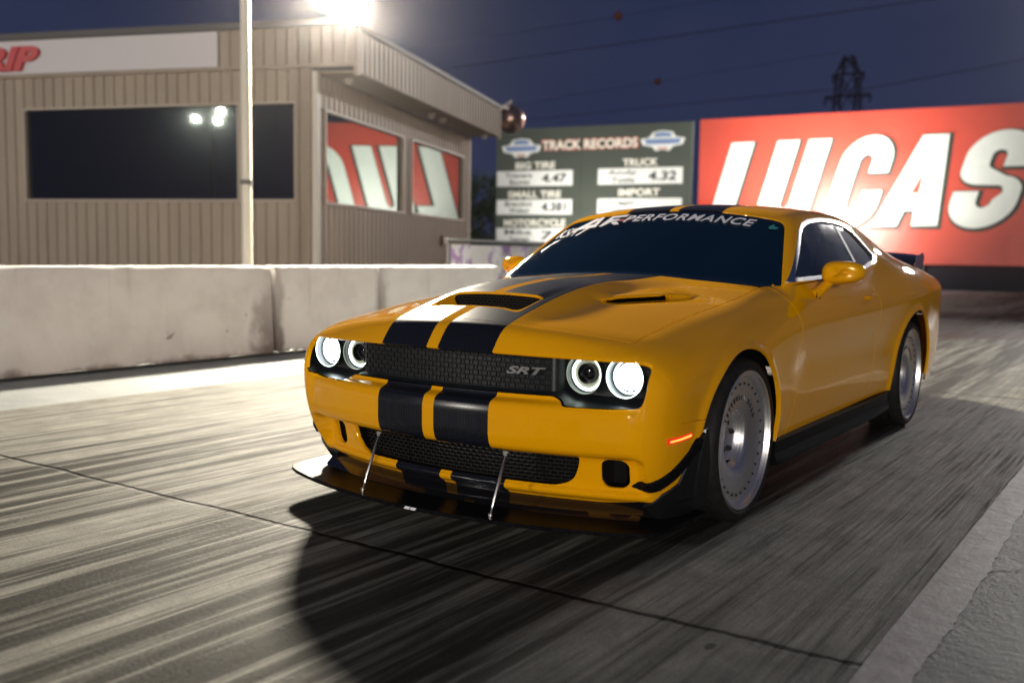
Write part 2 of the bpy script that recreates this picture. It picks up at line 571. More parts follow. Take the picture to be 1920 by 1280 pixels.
def g_open(x, y, z):          # grille and headlamp opening
    ax = np.abs(x)
    zb = .578 - .030*ss((ax-.49)/.08) + .004*ss((ax-.7)/.1)
    zt = .7345 - .012*(ax/.82)**2
    g = smax(ax-.856, zb-z, .10)
    g = smax(g, z-zt, .05*ss((ax-.7)/.1)+.002)
    return np.where(y < -.45, g, 1.)
def g_low(x, y, z):           # central lower intake
    ax = np.abs(x)
    g = smax(ax-(.566+.22*(z-.29)), .232-z, .13)
    g = smax(g, z-.352, .012)
    return np.where(y < -.45, g, 1.)
def g_vent(x, y, z):          # small corner intakes
    ax = np.abs(x); hx, hz, r = .050, .056, .034
    qx = np.abs(ax-(.702+.03*(z-.29)))-hx+r; qz = np.abs(z-.295)-hz+r
    g = np.hypot(np.maximum(qx, 0), np.maximum(qz, 0))+np.minimum(np.maximum(qx, qz), 0)-r
    return np.where(y < -.45, g, 1.)
def seam_bf(y):               # bumper / fender seam height
    return .500 + .215*(1-ss((y+.745)/.10))
HOODX = .742
def hood_end(x): return .485 + .115*(np.abs(x)/.74)**2
DF = spline([.20, .30, .44, .56, .82, 1.05], [.46, .515, .575, .603, .630, .632])
DR = spline([.20, .33, .47, .69, .81, 1.1], [1.70, 1.82, 1.945, 2.018, 2.030, 2.03])
WIN = [(.752, .984), (.984, 1.118), (1.20, 1.246), (1.30, 1.286), (1.437, 1.311), (1.69, 1.330), (1.95, 1.329), (2.15, 1.312), (2.255, 1.282), (2.36, 1.225), (2.546, 1.120), (2.47, 1.085), (2.15, 1.046), (1.275, .998)]
winp = poly_sdf(WIN)
def g_win(x, y, z): return winp(y, z)
def belt_z(y): return .975 + .045*(y-.74)
def wt(x, y): return y - .52 - .22*x*x
def g_ws(x, y, z):
    t = wt(x, y); ax = np.abs(x)
    g = smax(ax-(.800-(t-.074)*.300), (t-.695+.30*ax*ax), .07)
    return smax(g, .055-t, .02)
def g_bl(x, y, z):
    ax = np.abs(x)
    return smax(smax(ax-(.60-.05*(y-2.4)), 2.46-.1*ax*ax-y, .08), y-3.12, .08)

def build_patches():
    PT = {}
    # front ring
    path = []
    for x in np.arange(0, .40, .0085): path.append((x, -.35, 0.))
    for a in np.linspace(0, PI/2, 96): path.append((.40, -.35, a))
    for y in np.arange(-.342, .70, .009): path.append((.40, y, PI/2))
    th = np.concatenate([np.linspace(-40, 34, 150), np.linspace(34.8, 72, 56)])*PI/180
    O = []; D = []
    for (x, y, a) in path:
        for t in th:
            O.append((x, y, .48)); D.append((math.sin(a)*math.cos(t), -math.cos(a)*math.cos(t), math.sin(t)))
    PT['F'] = Patch(np.array(O), np.array(D), len(path), len(th), tmax=1.2)
    # hood by vertical rays
    xs = np.linspace(0, .76, 136); ys = np.arange(-.93, .72, .0058)
    O = [(x, y, .60) for x in xs for y in ys]
    PT['H'] = Patch(np.array(O), np.tile([0, 0, 1.], (len(O), 1)), len(xs), len(ys), tmax=.6)
    # middle
    ys = np.arange(.45, 3.47, .0125)
    th = np.concatenate([np.linspace(-22, 30, 110), np.linspace(30.5, 62, 64), np.linspace(62.8, 90, 34)])*PI/180
    O = [(0, y, .55) for y in ys for t in th]; D = [(math.cos(t), 0, math.sin(t)) for y in ys for t in th]
    PT['M'] = Patch(np.array(O), np.array(D), len(ys), len(th), tmax=1.3)
    # tail ring
    path = [(.0+x, 3.45, 0.) for x in np.arange(0, .40, .02)] + [(.40, 3.45, a) for a in np.linspace(0, PI/2, 50)]
    th = np.concatenate([np.linspace(-35, 89.9, 110)])*PI/180
    O = []; D = []
    for (x, y, a) in path:
        for t in th:
            O.append((x, y, .55)); D.append((math.sin(a)*math.cos(t), math.cos(a)*math.cos(t), math.sin(t)))
    PT['R'] = Patch(np.array(O), np.array(D), len(path), len(th), tmax=1.3)
    return PT

def cutall(pt, gs):
    P, Q = pt.P, [tuple(q) for q in pt.polys]
    # drop far-away polygons quickly
    for g in gs:
        v = g(P[:, 0], P[:, 1], P[:, 2]) <= 0
        keep = []
        for q in Q:
            n = sum(v[i] for i in q)
            if n: keep.append(q)
        Q = keep
        P, Q = clip(P, Q, g)
    return compact(P, Q)
def both(P, Q):
    P, Q = mirror(P, Q); return weld(P, Q)

def build_car():
    car = empty('sports_car', (0, 0, 0))
    tag(car, 'yellow two-door muscle car with twin black racing stripes and lit headlamps, driving towards the viewer', 'car')
    PT = build_patches()
    F, H, M, R = PT['F'], PT['H'], PT['M'], PT['R']
    sd = lambda x, y, z: y - lip_y(x)
    paint, st = MAT['paint'], MAT['stripe']
    archF = lambda x, y, z: np.where(np.abs(x) > .55, -arch_d(y, z, ARCH_F), -1.)
    archR = lambda x, y, z: np.where(np.abs(x) > .55, -arch_d(y, z, ARCH_R), -1.)
    seam = lambda x, y, z: np.where(y < -.02, z - seam_bf(y), .2)
    in_st = lambda x, y, z: np.maximum(np.abs(x)-.276, .028-np.abs(x))
    out_st = lambda x, y, z: -in_st(x, y, z)
    nohole = [lambda x, y, z: -g_open(x, y, z), lambda x, y, z: -g_low(x, y, z), lambda x, y, z: -g_vent(x, y, z)]
    zbot = lambda x, y, z: (.178 + .17*ss((y+.70)/.19)) - z
    # front bumper
    gs = [lambda x, y, z: seam(x, y, z)+.0015, zbot, archF, lambda x, y, z: y+.1] + nohole
    P, Q = cutall(F, gs)
    stripe_z = lambda x, y, z: np.maximum(in_st(x, y, z), 0*x-1)
    P1, Q1 = clip(P, Q, out_st); P1, Q1 = both(P1, Q1)
    bumper = panel('front_bumper', P1, Q1, paint, car, flange=.022)
    P2, Q2 = clip(P, Q, in_st)
    for s in (1, -1):
        PP, QQ = compact(P2*np.array([s, 1, 1]), Q2)
        panel('bumper_stripe', PP, QQ, st, bumper, flange=.02)
    # header panel between grille and hood
    gs = [lambda x, y, z: -seam(x, y, z)+.0015, lambda x, y, z: sd(x, y, z)-.1165, lambda x, y, z: np.abs(x)-.80, lambda x, y, z: y+.4, nohole[0]]
    P, Q = cutall(F, gs)
    P1, Q1 = clip(P, Q, out_st); P1, Q1 = both(P1, Q1)
    header = panel('header_panel', P1, Q1, paint, car, flange=.016, skip=lambda p: abs(p[0]) > .797)
    P2, Q2 = clip(P, Q, in_st)
    for s in (1, -1):
        PP, QQ = compact(P2*np.array([s, 1, 1]), Q2)
        panel('header_stripe', PP, QQ, st, header, flange=.016)
    # fenders
    fr = lambda x, y, z: np.minimum(.80-np.abs(x), np.maximum(.118-sd(x, y, z), (HOODX+.0036)-np.abs(x)))
    gs = [lambda x, y, z: -seam(x, y, z)+.0015, fr, lambda x, y, z: y-DF(z)+.0036, archF, lambda x, y, z: .283-z, lambda x, y, z: np.minimum(-g_open(x, y, z)*-1, 1)*-1]
    P, Q = cutall(F, gs)
    for s in (1, -1):
        panel('front_fender', P*np.array([s, 1, 1]), Q, paint, car, flange=.022, skip=lambda p: abs(abs(p[0])-.80) < .002 and p[1] < -.6)
    # hood
    hole = lambda x, y, z: -np.maximum(np.abs(x)-.222, np.abs(y+.4985)-.0045)
    def slot(x, y, z):
        ax = np.abs(x); dx, dy = VB[0]-VA[0], VB[1]-VA[1]; Ln = math.hypot(dx, dy); dx /= Ln; dy /= Ln
        u = (ax-VA[0])*dx+(y-VA[1])*dy; d = -(ax-VA[0])*dy+(y-VA[1])*dx
        return -np.maximum(np.abs(d-.0015)-.0046*ss(u/.12)*(1-ss((u-.36)/.1)), np.abs(u-.25)-.21)
    gs = [lambda x, y, z: np.abs(x)-HOODX+.0036, lambda x, y, z: .1195-sd(x, y, z), lambda x, y, z: y-hood_end(x), hole, slot]
    P, Q = cutall(H, gs)
    # the scoop's mouth is bare paint, it interrupts the stripes
    mouth = lambda x, y, z: smax(np.maximum(y+.484, -(y+.668+.25*np.maximum(np.abs(x)-.15, 0))), np.abs(x)-.240, .05)
    hst = lambda x, y, z: np.maximum(in_st(x, y, z), -mouth(x, y, z))
    hy = lambda x, y, z: -hst(x, y, z)
    P1, Q1 = clip(P, Q, hy); P1, Q1 = both(P1, Q1)
    hood = panel('hood', P1, Q1, paint, car, flange=.014)
    P2, Q2 = clip(P, Q, hst)
    for s in (1, -1):
        PP, QQ = compact(P2*np.array([s, 1, 1]), Q2)
        panel('hood_stripe', PP, QQ, st, hood, flange=.006)
    # doors
    dz = lambda x, y, z: z-belt_z(y)+.006
    gs = [lambda x, y, z: DF(z)-y+.0036, lambda x, y, z: y-DR(z)+.0036, dz, lambda x, y, z: .318+.012*y-z, lambda x, y, z: .5-np.abs(x)]
    P, Q = cutall(M, gs)
    doors = []
    for s in (1, -1):
        doors.append(panel('door', P*np.array([s, 1, 1]), Q, paint, car, flange=.016))
    # shell: sills, pillars, roof, quarters
    notdoor = lambda x, y, z: -np.maximum.reduce([DF(z)-y-.0036, y-DR(z)-.0036, z-belt_z(y)-.0, .318+.012*y-z-.004, .5-np.abs(x)])
    front_lim = lambda x, y, z: np.maximum(DF(z)+.0036-y, -1)
    nocowl = lambda x, y, z: -np.maximum(np.abs(x)-HOODX-.03-.0*x, (wt(x, y)-.055))
    ttop = lambda x, y, z: (y-3.45)
    gs = [front_lim, notdoor, lambda x, y, z: -g_win(x, y, z)*1.0 if False else -(np.where(np.abs(x) > .55, winp(y, z), 1.)),
          lambda x, y, z: np.where(z > .90, -g_ws(x, y, z), -1.), lambda x, y, z: np.where(z > 1.0, -g_bl(x, y, z), -1.),
          archR, lambda x, y, z: .283+.01*y-z, nocowl]
    P, Q = cutall(M, gs)
    rs_in = lambda x, y, z: np.maximum(np.maximum(np.abs(x)-.292, .026-np.abs(x)), 1.05-z)
    P1, Q1 = clip(P, Q, lambda x, y, z: -rs_in(x, y, z)); P1, Q1 = both(P1, Q1)
    shell = panel('body_shell', P1, Q1, paint, car, flange=.018, skip=lambda p: p[1] > 3.44)
    P2, Q2 = clip(P, Q, rs_in)
    for nm, gg in (('roof_stripe', lambda x, y, z: y-2.8), ('deck_stripe', lambda x, y, z: 2.8-y)):
        P3, Q3 = clip(P2, Q2, gg)
        for s in (1, -1):
            PP, QQ = compact(P3*np.array([s, 1, 1]), Q3)
            panel(nm, PP, QQ, st, shell, flange=0)
    # tail
    P, Q = cutall(R, [lambda x, y, z: .26-z, lambda x, y, z: -np.maximum(np.maximum(np.abs(x)-.80, .70-z), z-.86) if True else 0])
    P, Q = both(P, Q)
    tail = panel('rear_bumper', P, Q, paint, car, flange=.02, skip=lambda p: p[1] < 3.47)
    P, Q = cutall(R, [lambda x, y, z: np.maximum(np.maximum(np.abs(x)-.796, .704-z), z-.856), lambda x, y, z: 3.6-y])
    P1, Q1 = clip(P, Q, lambda x, y, z: np.maximum(np.maximum(np.abs(x)-.77, .25-np.abs(x)), np.abs(z-.785)-.045))
    for s in (1, -1): panel('tail_lamp', *compact(P1*np.array([s, 1, 1]), Q1), MAT['tail'], car, offset=.004)
    P, Q = both(P, Q)
    panel('tail_panel', P, Q, MAT['black'], car, offset=-.006)
    # glass
    P, Q = cutall(M, [lambda x, y, z: np.where(z > .9, g_ws(x, y, z)+.004, 1.)])
    P, Q = both(P, Q)
    panel('windshield', P, Q, MAT['glass'], car, offset=-.004)
    P, Q = cutall(M, [lambda x, y, z: np.where(z > 1., g_bl(x, y, z)+.004, 1.)])
    P, Q = both(P, Q)
    panel('rear_window', P, Q, MAT['glass'], car, offset=-.004)
    wg = lambda d: (lambda x, y, z: np.where(np.abs(x) > .55, winp(y, z)+d, 1.))
    post = lambda x, y, z: y-(1.972+.30*(1.2-z)*-1*-.5)
    P, Q = cutall(M, [wg(.019)])
    Pa, Qa = clip(P, Q, lambda x, y, z: post(x, y, z)+.022)
    Pb, Qb = clip(P, Q, lambda x, y, z: -post(x, y, z)+.022)
    Pc, Qc = clip(P, Q, lambda x, y, z: np.abs(post(x, y, z))-.022)
    Pd, Qd = cutall(M, [wg(.0), lambda x, y, z: -wg(.019)(x, y, z)])
    for s in (1, -1):
        k = np.array([s, 1, 1])
        panel('side_window', *compact(Pa*k, Qa), MAT['glass'], car, offset=-.008)
        panel('quarter_window', *compact(Pb*k, Qb), MAT['glass'], car, offset=-.008)
        panel('centre_post', *compact(Pc*k, Qc), MAT['rubber'], car, offset=-.005)
        panel('window_trim', Pd*k, Qd, MAT['chrome'], car, offset=.004, flange=.012)
    # cowl
    P, Q = cutall(M, [lambda x, y, z: hood_end(x)+.004-y, lambda x, y, z: wt(x, y)-.053, lambda x, y, z: np.abs(x)-HOODX-.0, lambda x, y, z: .8-z])
    P, Q = both(P, Q)
    panel('cowl', P, Q, MAT['black'], car, offset=-.012)
    return car, PT
# ------------------------------------------------------------------ lettering
def glyphs(txt, size=1., shear=0., offset=0., spacing=1., align='LEFT'):
    c = bpy.data.curves.new('t', 'FONT'); c.body = txt; c.size = size; c.shear = shear; c.offset = offset
    c.space_character = spacing; c.align_x = align; c.resolution_u = 5
    o = bpy.data.objects.new('t', c); COL.objects.link(o)
    bpy.context.view_layer.update()
    dg = bpy.context.evaluated_depsgraph_get()
    me = bpy.data.meshes.new_from_object(o.evaluated_get(dg))
    v = [tuple(p.co) for p in me.vertices]; f = [tuple(p.vertices) for p in me.polygons]
    bpy.data.objects.remove(o); bpy.data.curves.remove(c); bpy.data.meshes.remove(me)
    return v, f
def refine(v, f, mx):
    bm = bmesh.new(); vs = [bm.verts.new(p) for p in v]
    for q in f:
        try: bm.faces.new([vs[i] for i in q])
        except ValueError: pass
    bmesh.ops.triangulate(bm, faces=bm.faces)
    for _ in range(5):
        e = [e for e in bm.edges if e.calc_length() > mx]
        if not e: break
        bmesh.ops.subdivide_edges(bm, edges=e, cuts=1); bmesh.ops.triangulate(bm, faces=bm.faces)
    bm.verts.index_update()
    r = [tuple(p.co) for p in bm.verts], [tuple(q.index for q in p.verts) for p in bm.faces]
    bm.free(); return r
def tess(poly):
    from mathutils.geometry import tessellate_polygon
    return [tuple(t) for t in tessellate_polygon([[Vector((p[0], p[1], 0)) for p in poly]])]
def map_text(name, txt, fn, mat, parent=None, size=1., shear=0., offset=0., spacing=1., mx=.05, fit=None, align='LEFT'):
    v, f = glyphs(txt, size, shear, offset, spacing, align)
    x0 = min(p[0] for p in v); x1 = max(p[0] for p in v); y0 = min(p[1] for p in v); y1 = max(p[1] for p in v)
    if fit: v = [((p[0]-x0)/(x1-x0)*fit[0], (p[1]-y0)/(y1-y0)*fit[1], 0) for p in v]
    v, f = refine(v, f, mx)
    me = bpy.data.meshes.new(name); me.from_pydata([tuple(fn(p[0], p[1])) for p in v], [], f); me.update()
    return add_obj(name, me, mat, parent)
def map_poly(name, pts, fn, mat, parent=None, mx=.05):
    v, f = refine([(p[0], p[1], 0) for p in pts], tess(pts), mx)
    me = bpy.data.meshes.new(name); me.from_pydata([tuple(fn(p[0], p[1])) for p in v], [], f); me.update()
    return add_obj(name, me, mat, parent)
def on_ws(x, t):
    z = .935 + .68*t - .09*t*t
    return (x, t+.52+.22*x*x-.0015, z+.003)

# ------------------------------------------------------------------ car details
def face_fwd(c):          # lathe axis (+X) -> towards the nose (-Y)
    return Matrix.Translation(c) @ Matrix.Rotation(-PI/2, 4, 'Z')
def build_details(car, PT):
    F, M = PT['F'], PT['M']
    g1 = lambda f, *a: float(f(*[np.array([q], float) for q in a])[0])
    for s in (1, -1):
        # ---- headlamps
        for k, cx in enumerate((.748, .578)):
            c = (s*cx, -.712, .660); Mx = face_fwd(c)
            lamp = MB().lathe([(.028, .0765), (.031, .0750), (.028, .0725), (-.01, .070), (-.03, .066), (-.045, .060), (-.05, .0)], 56, Mx).build('headlamp', MAT['housing'], car, smooth=True)
            MB().lathe([(.0295, .0755), (.0325, .0745), (.0325, .0733), (.0295, .0722)], 56, Mx).build('outer_ring', MAT['halo'] if k == 0 else MAT['halo_dim'], lamp, smooth=True)
            if k == 0:
                MB().lathe([(-.006, .0640), (-.001, .0625), (-.001, .0595), (-.008, .0575)], 56, Mx).build('halo_ring', MAT['halo'], lamp, smooth=True)
                MB().lathe([(-.014, .0500), (-.002, .0475), (.004, .038), (.008, .021), (.0095, .0)], 56, Mx).build('lens', MAT['lamp_on'], lamp, smooth=True)
            else:
                MB().lathe([(.004, .0655), (.009, .0635), (.009, .0575), (.002, .0545)], 56, Mx).build('halo_ring', MAT['halo'], lamp, smooth=True)
                m = MB()
                m.lathe([(.002, .053), (-.004, .046), (-.012, .043), (-.012, .040)], 56, Mx)
                for i in range(36):
                    a = 2*PI*i/36
                    m.box(Mx @ Vector((-.002, .0480*math.cos(a), .0480*math.sin(a))), (.0028, .004, .006), Matrix.Rotation(-a, 3, 'Y'))
                m.build('textured_ring', MAT['halo_dim'], lamp)
                MB().lathe([(-.010, .0405), (.010, .0385), (.010, .0355), (-.02, .033), (-.03, .02), (-.03, 0)], 48, Mx).build('projector_tube', MAT['lens'], lamp, smooth=True)
                MB().lathe([(-.020, .030), (-.014, .024), (-.010, .012), (-.009, .0)], 40, Mx).build('lens', MAT['lens'], lamp, smooth=True)
    # ---- recess: housing faces, ledges and the brick grille
    xs = [-.856 + 1.712*i/140 for i in range(141)]
    def zb(x): ax = abs(x); return .578 - .030*float(ss((ax-.49)/.08)) + .004*float(ss((ax-.7)/.1))
    def zt(x): return .7345 - .012*(x/.82)**2
    def yg(x): ax = abs(x); w = float(ss((ax-.475)/.05)); return (-.845+.25*x*x)*(1-w) + (-.698)*w
    v = []; f = []
    for x in xs:
        e = float(ss((abs(x)-.81)/.046))
        z0, z1 = zb(x)+.028*e, zt(x)-.010*e
        yf = min(g1(front_y, x, z0)+.016, yg(x)-.01); yt = -.925+.25*x*x+.03
        w = float(ss((abs(x)-.47)/.06))
        v += [(x, yf, z0+.001), (x, yf*.45+yg(x)*.55, z0+.004+.012*w), (x, yg(x), z0+.012+.020*w), (x, yg(x), z1-.004), (x, yt, z1+.004)]
    for i in range(140):
        for j in range(4): f.append((i*5+j, i*5+5+j, i*5+6+j, i*5+1+j))
    n = len(v)
    for e0 in (0, 140*5): f.append(tuple(e0+j for j in range(5)))
    mesh_obj('lamp_and_grille_housing', v, f, MAT['housing'], car, smooth=True, sharp=50)
    def bricks(name, yfun, x0, x1, z0, z1, rows, bw, mat, off=.012, web=.0032, clipf=None, dep=.007):
        m = MB(); h = (z1-z0)/rows
        nseg = max(8, int((x1-x0)/.03))
        for r in range(rows+1):
            z = z0+h*r
            pts = [(x0+(x1-x0)*i/nseg) for i in range(nseg+1)]
            for a, b in zip(pts[:-1], pts[1:]):
                if clipf and not (clipf(a, z) and clipf(b, z)): continue
                ya, yb = yfun(a)-off, yfun(b)-off; w = web/2
                vv = [(a, ya, z-w), (b, yb, z-w), (b, yb, z+w), (a, ya, z+w), (a, ya+dep, z-w), (b, yb+dep, z-w), (b, yb+dep, z+w), (a, ya+dep, z+w)]
                m.add(vv, [(0, 1, 2, 3), (0, 4, 5, 1), (3, 2, 6, 7), (4, 7, 6, 5)])
        for r in range(rows):
            k = 0; x = x0 + (bw/2 if r % 2 else 0)
            while x < x1:
                if not clipf or (clipf(x, z0+h*r+.004) and clipf(x, z0+h*(r+1)-.004)):
                    y = yfun(x)-off; w = web*.42
                    vv = [(x-w, y+.0008, z0+h*r), (x+w, y+.0008, z0+h*r), (x+w, y+.0008, z0+h*r+h), (x-w, y+.0008, z0+h*r+h), (x-w, y+dep, z0+h*r), (x+w, y+dep, z0+h*r), (x+w, y+dep, z0+h*r+h), (x-w, y+dep, z0+h*r+h)]
                    m.add(vv, [(0, 1, 2, 3), (0, 3, 7, 4), (1, 5, 6, 2)])
                x += bw
        return m.build(name, mat, car)
    gr = bricks('upper_grille', yg, -.47, .47, .596, .728, 7, .040, MAT['mesh'], off=.016)
    # badge
    v, fz = glyphs('SRT', 1., .35, .035)
    bx = min(p[0] for p in v); bX = max(p[0] for p in v); by = min(p[1] for p in v); bY = max(p[1] for p in v)
    m = MB()
    P = [((p[0]-bx)/(bX-bx)*.160, (p[1]-by)/(bY-by)*.029) for p in v]
    def onb(u, w, d): x = .300+u; return (x, yg(x)-.020-d, .651+w+.12*u*.0)
    nn = len(P)
    m.add([onb(a, b, .006) for a, b in P], fz); m.add([onb(a, b, 0) for a, b in P], [tuple(reversed(q)) for q in fz])
    cnt = {}
    for q in fz:
        for i in range(len(q)):
            a, b = q[i], q[(i+1) % len(q)]; k = (min(a, b), max(a, b)); cnt.setdefault(k, []).append((a, b))
    m.add([onb(a, b, .006) for a, b in P]+[onb(a, b, 0) for a, b in P], [(b, a, a+nn, b+nn) for k, e in cnt.items() if len(e) == 1 for a, b in e])
    m.build('grille_badge', MAT['badge'], gr)
    # ---- lower intake: box behind and mesh
    def yl(x): return -.745+.25*x*x
    v = []; f = []; N_ = 120
    for i in range(N_+1):
        x = -.61+1.22*i/N_; ax = abs(x)
        z0 = .226 if ax < .50 else min(.224+(ax-.505)/.75, .34)
        v += [(x, g1(front_y, x, z0)+.02, z0+.0), (x, yl(x), z0+.004), (x, yl(x), .352), (x, g1(front_y, x, .352)+.02, .3535)]
    for i in range(N_):
        for j in range(3): f.append((i*4+j, i*4+4+j, i*4+5+j, i*4+1+j))
    f += [(0, 1, 2, 3), tuple(N_*4+j for j in (3, 2, 1, 0))]
    mesh_obj('intake_duct', v, f, MAT['liner'], car)
    inlow = lambda x, z: g1(g_low, x, -.8, z) < .004
    bricks('lower_grille', yl, -.59, .59, .232, .350, 8, .030, MAT['black'], off=.030, web=.0034, clipf=inlow)
    # metal cooler fins seen through the middle of the intake
    m = MB()
    for r in range(7):
        for k in range(15):
            x = -.10+.031*k+(.0155 if r % 2 else 0); z = .243+.0145*r
            m.box((x, yl(x)-.012, z), (.019, .006, .0042))
    m.build('cooler_core', simple('cooler_metal', (.16, .16, .17), .45, .7), car)
    for s in (1, -1):
        v = []; f = []
        x0, x1, z0, z1 = .648, .778, .236, .354
        q = [(x0, z0), (x1, z0), (x1, z1), (x0, z1)]
        v = [(s*x, g1(front_y, x, z)+.018, z) for x, z in q]+[(s*(x-.01), -.60+.0*x, z) for x, z in q]
        mesh_obj('vent_duct', v, [(4, 5, 6, 7), (0, 1, 5, 4), (1, 2, 6, 5), (2, 3, 7, 6), (3, 0, 4, 7)], MAT['black'], car)
    # ---- scoop grille
    def yscoop(x): return -.478
    m = MB(); 
    zl = lambda x: g1(top_h, x, -.505); zh = lambda x: g1(top_h, x, -.49)
    v = []; f = []
    for i in range(41):
        x = -.232+.464*i/40; v += [(x, -.5015, zl(x)-.004), (x, -.494, zl(x)-.001), (x, -.494, max(zh(x)-.009, zl(x)))]
    for i in range(40):
        for j in range(2): f.append((i*3+j, i*3+3+j, i*3+4+j, i*3+1+j))
    sc = mesh_obj('hood_scoop_intake', v, f, MAT['liner'], car)
    for r in range(6):
        z = .868+.012*r
        a = [x*.01 for x in range(-22, 23) if zl(x*.01)+.001 < z < zh(x*.01)-.009]
        if len(a) > 1: m.box(((a[0]+a[-1])/2, -.4965, z), (a[-1]-a[0], .003, .0022))
        for k in range(-9, 10):
            x = k*.024+(.012 if r % 2 else 0)
            if zl(x) < z and z+.012 < zh(x)-.008 and abs(x) < .215: m.box((x, -.4965, z+.006), (.0022, .0028, .012))
    m.build('scoop_mesh', MAT['mesh'], sc)
    for s in (1, -1):
        v = []; f = []
        for i in range(13):
            u = i/12; x = VA[0]+(VB[0]-VA[0])*u; y = VA[1]+(VB[1]-VA[1])*u
            v += [(s*(x+.02), y-.01, g1(top_h, x+.02, y-.01)-.035), (s*(x-.04), y+.02, g1(top_h, x-.04, y+.02)-.035)]
        for i in range(12): f.append((i*2, i*2+2, i*2+3, i*2+1))
        mesh_obj('hood_vent_duct', v, f, MAT['liner'], car)
    # ---- wheel-arch liners and dark floor
    for s in (1, -1):
        for A in (ARCH_F, ARCH_R):
            yc, zc, rf, rr, rz = A; v = []; f = []; n = 40
            for i in range(n+1):
                a = PI*1.16*i/n - .08*PI
                y = yc + math.cos(a)*(rr if math.cos(a) > 0 else rf)*1.02; z = max(zc+math.sin(a)*rz*1.02, .12)
                v += [(s*.925, y, z), (s*.55, y, z)]
            for i in range(n): f.append((i*2, i*2+1, i*2+3, i*2+2))
            v.append((s*.55, yc, zc)); c = len(v)-1
            f += [(i*2+1, i*2+3, c) for i in range(n)]
            mesh_obj('wheel_well', v, f, MAT['liner'], car, smooth=True)
    MB().box((0, 1.5, .235), (1.70, 3.2, .02)).build('underbody', MAT['liner'], car); MB().box((0, -.42, .235), (1.08, .62, .02)).build('front_undertray', MAT['liner'], car)
    for c_, d_ in (((0, .62, .62), (1.36, .02, .60)), ((0, 3.4, .62), (1.3, .02, .7)), ((0, -.52, .46), (1.06, .02, .52))): MB().box(c_, d_).build('bulkhead', MAT['liner'], car)
    # ---- splitter
    def yf(x): return -1.045+.25*x*x
    out = []
    for i in range(41):
        x = -.80+1.6*i/40; out.append((x, yf(x)))
    cor = [(.835, -.866), (.872, -.845), (.905, -.812), (.925, -.76), (.938, -.65), (.945, -.52), (.948, -.40)]
    full = [(-x, y) for x, y in reversed(cor)] + out + cor
    full = full + [(.70, -.40), (-.70, -.40)]
    sp = MB().prism(full, .1145, .1295).build('front_splitter', MAT['carbon'], car) 
    bm = bmesh.new(); bm.from_mesh(sp.data)
    ed = [e for e in bm.edges if abs(e.verts[0].co.z-e.verts[1].co.z) < 1e-4]
    bmesh.ops.bevel(bm, geom=ed, offset=.003, segments=2, profile=.5, affect='EDGES', clamp_overlap=True); bm.to_mesh(sp.data); bm.free()
    # small pale mark on the splitter edge
    mk = MB()
    for (a, b, c, d) in ((0, .028, .0, .012), (.030, .060, .0, .012)):
        x = -.035+a; mk.add([(x, yf(x)-.0012, .1165), (x+.026, yf(x)-.0012, .1165), (x+.034, yf(x)-.0012, .1275), (x+.008, yf(x)-.0012, .1275)], [(0, 1, 2, 3)])
    mk.build('splitter_mark', MAT['white_print'], sp)
    # air dam under the bumper
    v = []; f = []
    for i in range(81):
        x = -.80+1.6*i/80; v += [(x, -.795+.25*x*x+.016, .190), (x, -.875+.25*x*x+.012, .131)]
    for i in range(80): f.append((i*2, i*2+2, i*2+3, i*2+1))
    mesh_obj('air_dam', v, f, MAT['black_gloss'], car, smooth=True)
    # end plates, canards and the marker lamps lie on the bumper's own surface
    def decal(poly, name, mat, off, fl, s):
        g = poly_sdf(poly)
        P, Q = cutall(F, [lambda x, y, z: np.where(y < -.2, g(y+np.abs(x), z), 1.), lambda x, y, z: .70-np.abs(x)])
        return panel(name, P*np.array([s, 1, 1]), Q, mat, car, offset=off, flange=fl)
    END = [(.07, .128), (.07, .160), (.144, .176), (.209, .234), (.298, .272), (.338, .341), (.359, .38), (.40, .425), (.44, .455), (.50, .46), (.55, .3), (.56, .128)]
    CAN = [(.072, .254), (.126, .282), (.186, .303), (.246, .332), (.349, .392), (.393, .436), (.430, .44), (.417, .396), (.355, .355), (.262, .296), (.186, .258), (.115, .246)]
    MK = [(.192, .452), (.368, .461), (.366, .441), (.200, .429)]
    MKi = [(.206, .444), (.358, .456), (.358, .448), (.208, .437)]
    for s in (1, -1):
        decal(END, 'splitter_end_plate', MAT['black'], .010, .02, s)
        CANs = CAN if s > 0 else [(.19, .304), (.246, .332), (.349, .392), (.393, .436), (.430, .44), (.417, .396), (.355, .355), (.262, .296), (.20, .266)]
        decal(CANs, 'canard', MAT['carbon'], .014, .014, s)
        mk = decal(MK, 'side_marker', MAT['amber_dim'], .003, .004, s)
        q = decal(MKi, 'marker_filament', MAT['amber'], .0055, .002, s); q.parent = mk
        MB().box((s*.952, -.508, .440), (.012, .020, .022)).build('red_spot_lamp', MAT['red_lit'], car, bevel=.002); MB().box((s*.945, -.535, .400), (.012, .016, .020)).build('red_spot_lamp', MAT['red_lit'], car, bevel=.002)
        
    # ---- support rods
    for s in (1, -1):
        a = Vector((s*.322, -.968, .133)); b = Vector((s*.321, -.872, .350)); d = (b-a).normalized()
        m = MB(); m.tube([a, a+(b-a)*.10], .0032, 8); m.tube([a+(b-a)*.10, a+(b-a)*.13, a+(b-a)*.83, a+(b-a)*.86], [.0035, .0058, .0058, .0035], 10); m.tube([a+(b-a)*.86, b], .0032, 8)
        r = m.build('splitter_rod', MAT['steel'], car, smooth=True)
        MB().box(b, (.016, .010, .018)).tube([b+Vector((-.013, 0, .004)), b+Vector((.013, 0, .004))], .003, 6).build('clevis', MAT['chrome'], r)
        MB().tube([a-Vector((0, 0, .012)), a+Vector((0, 0, .006))], [.009, .0085], 10).build('mount', MAT['steel'], r)
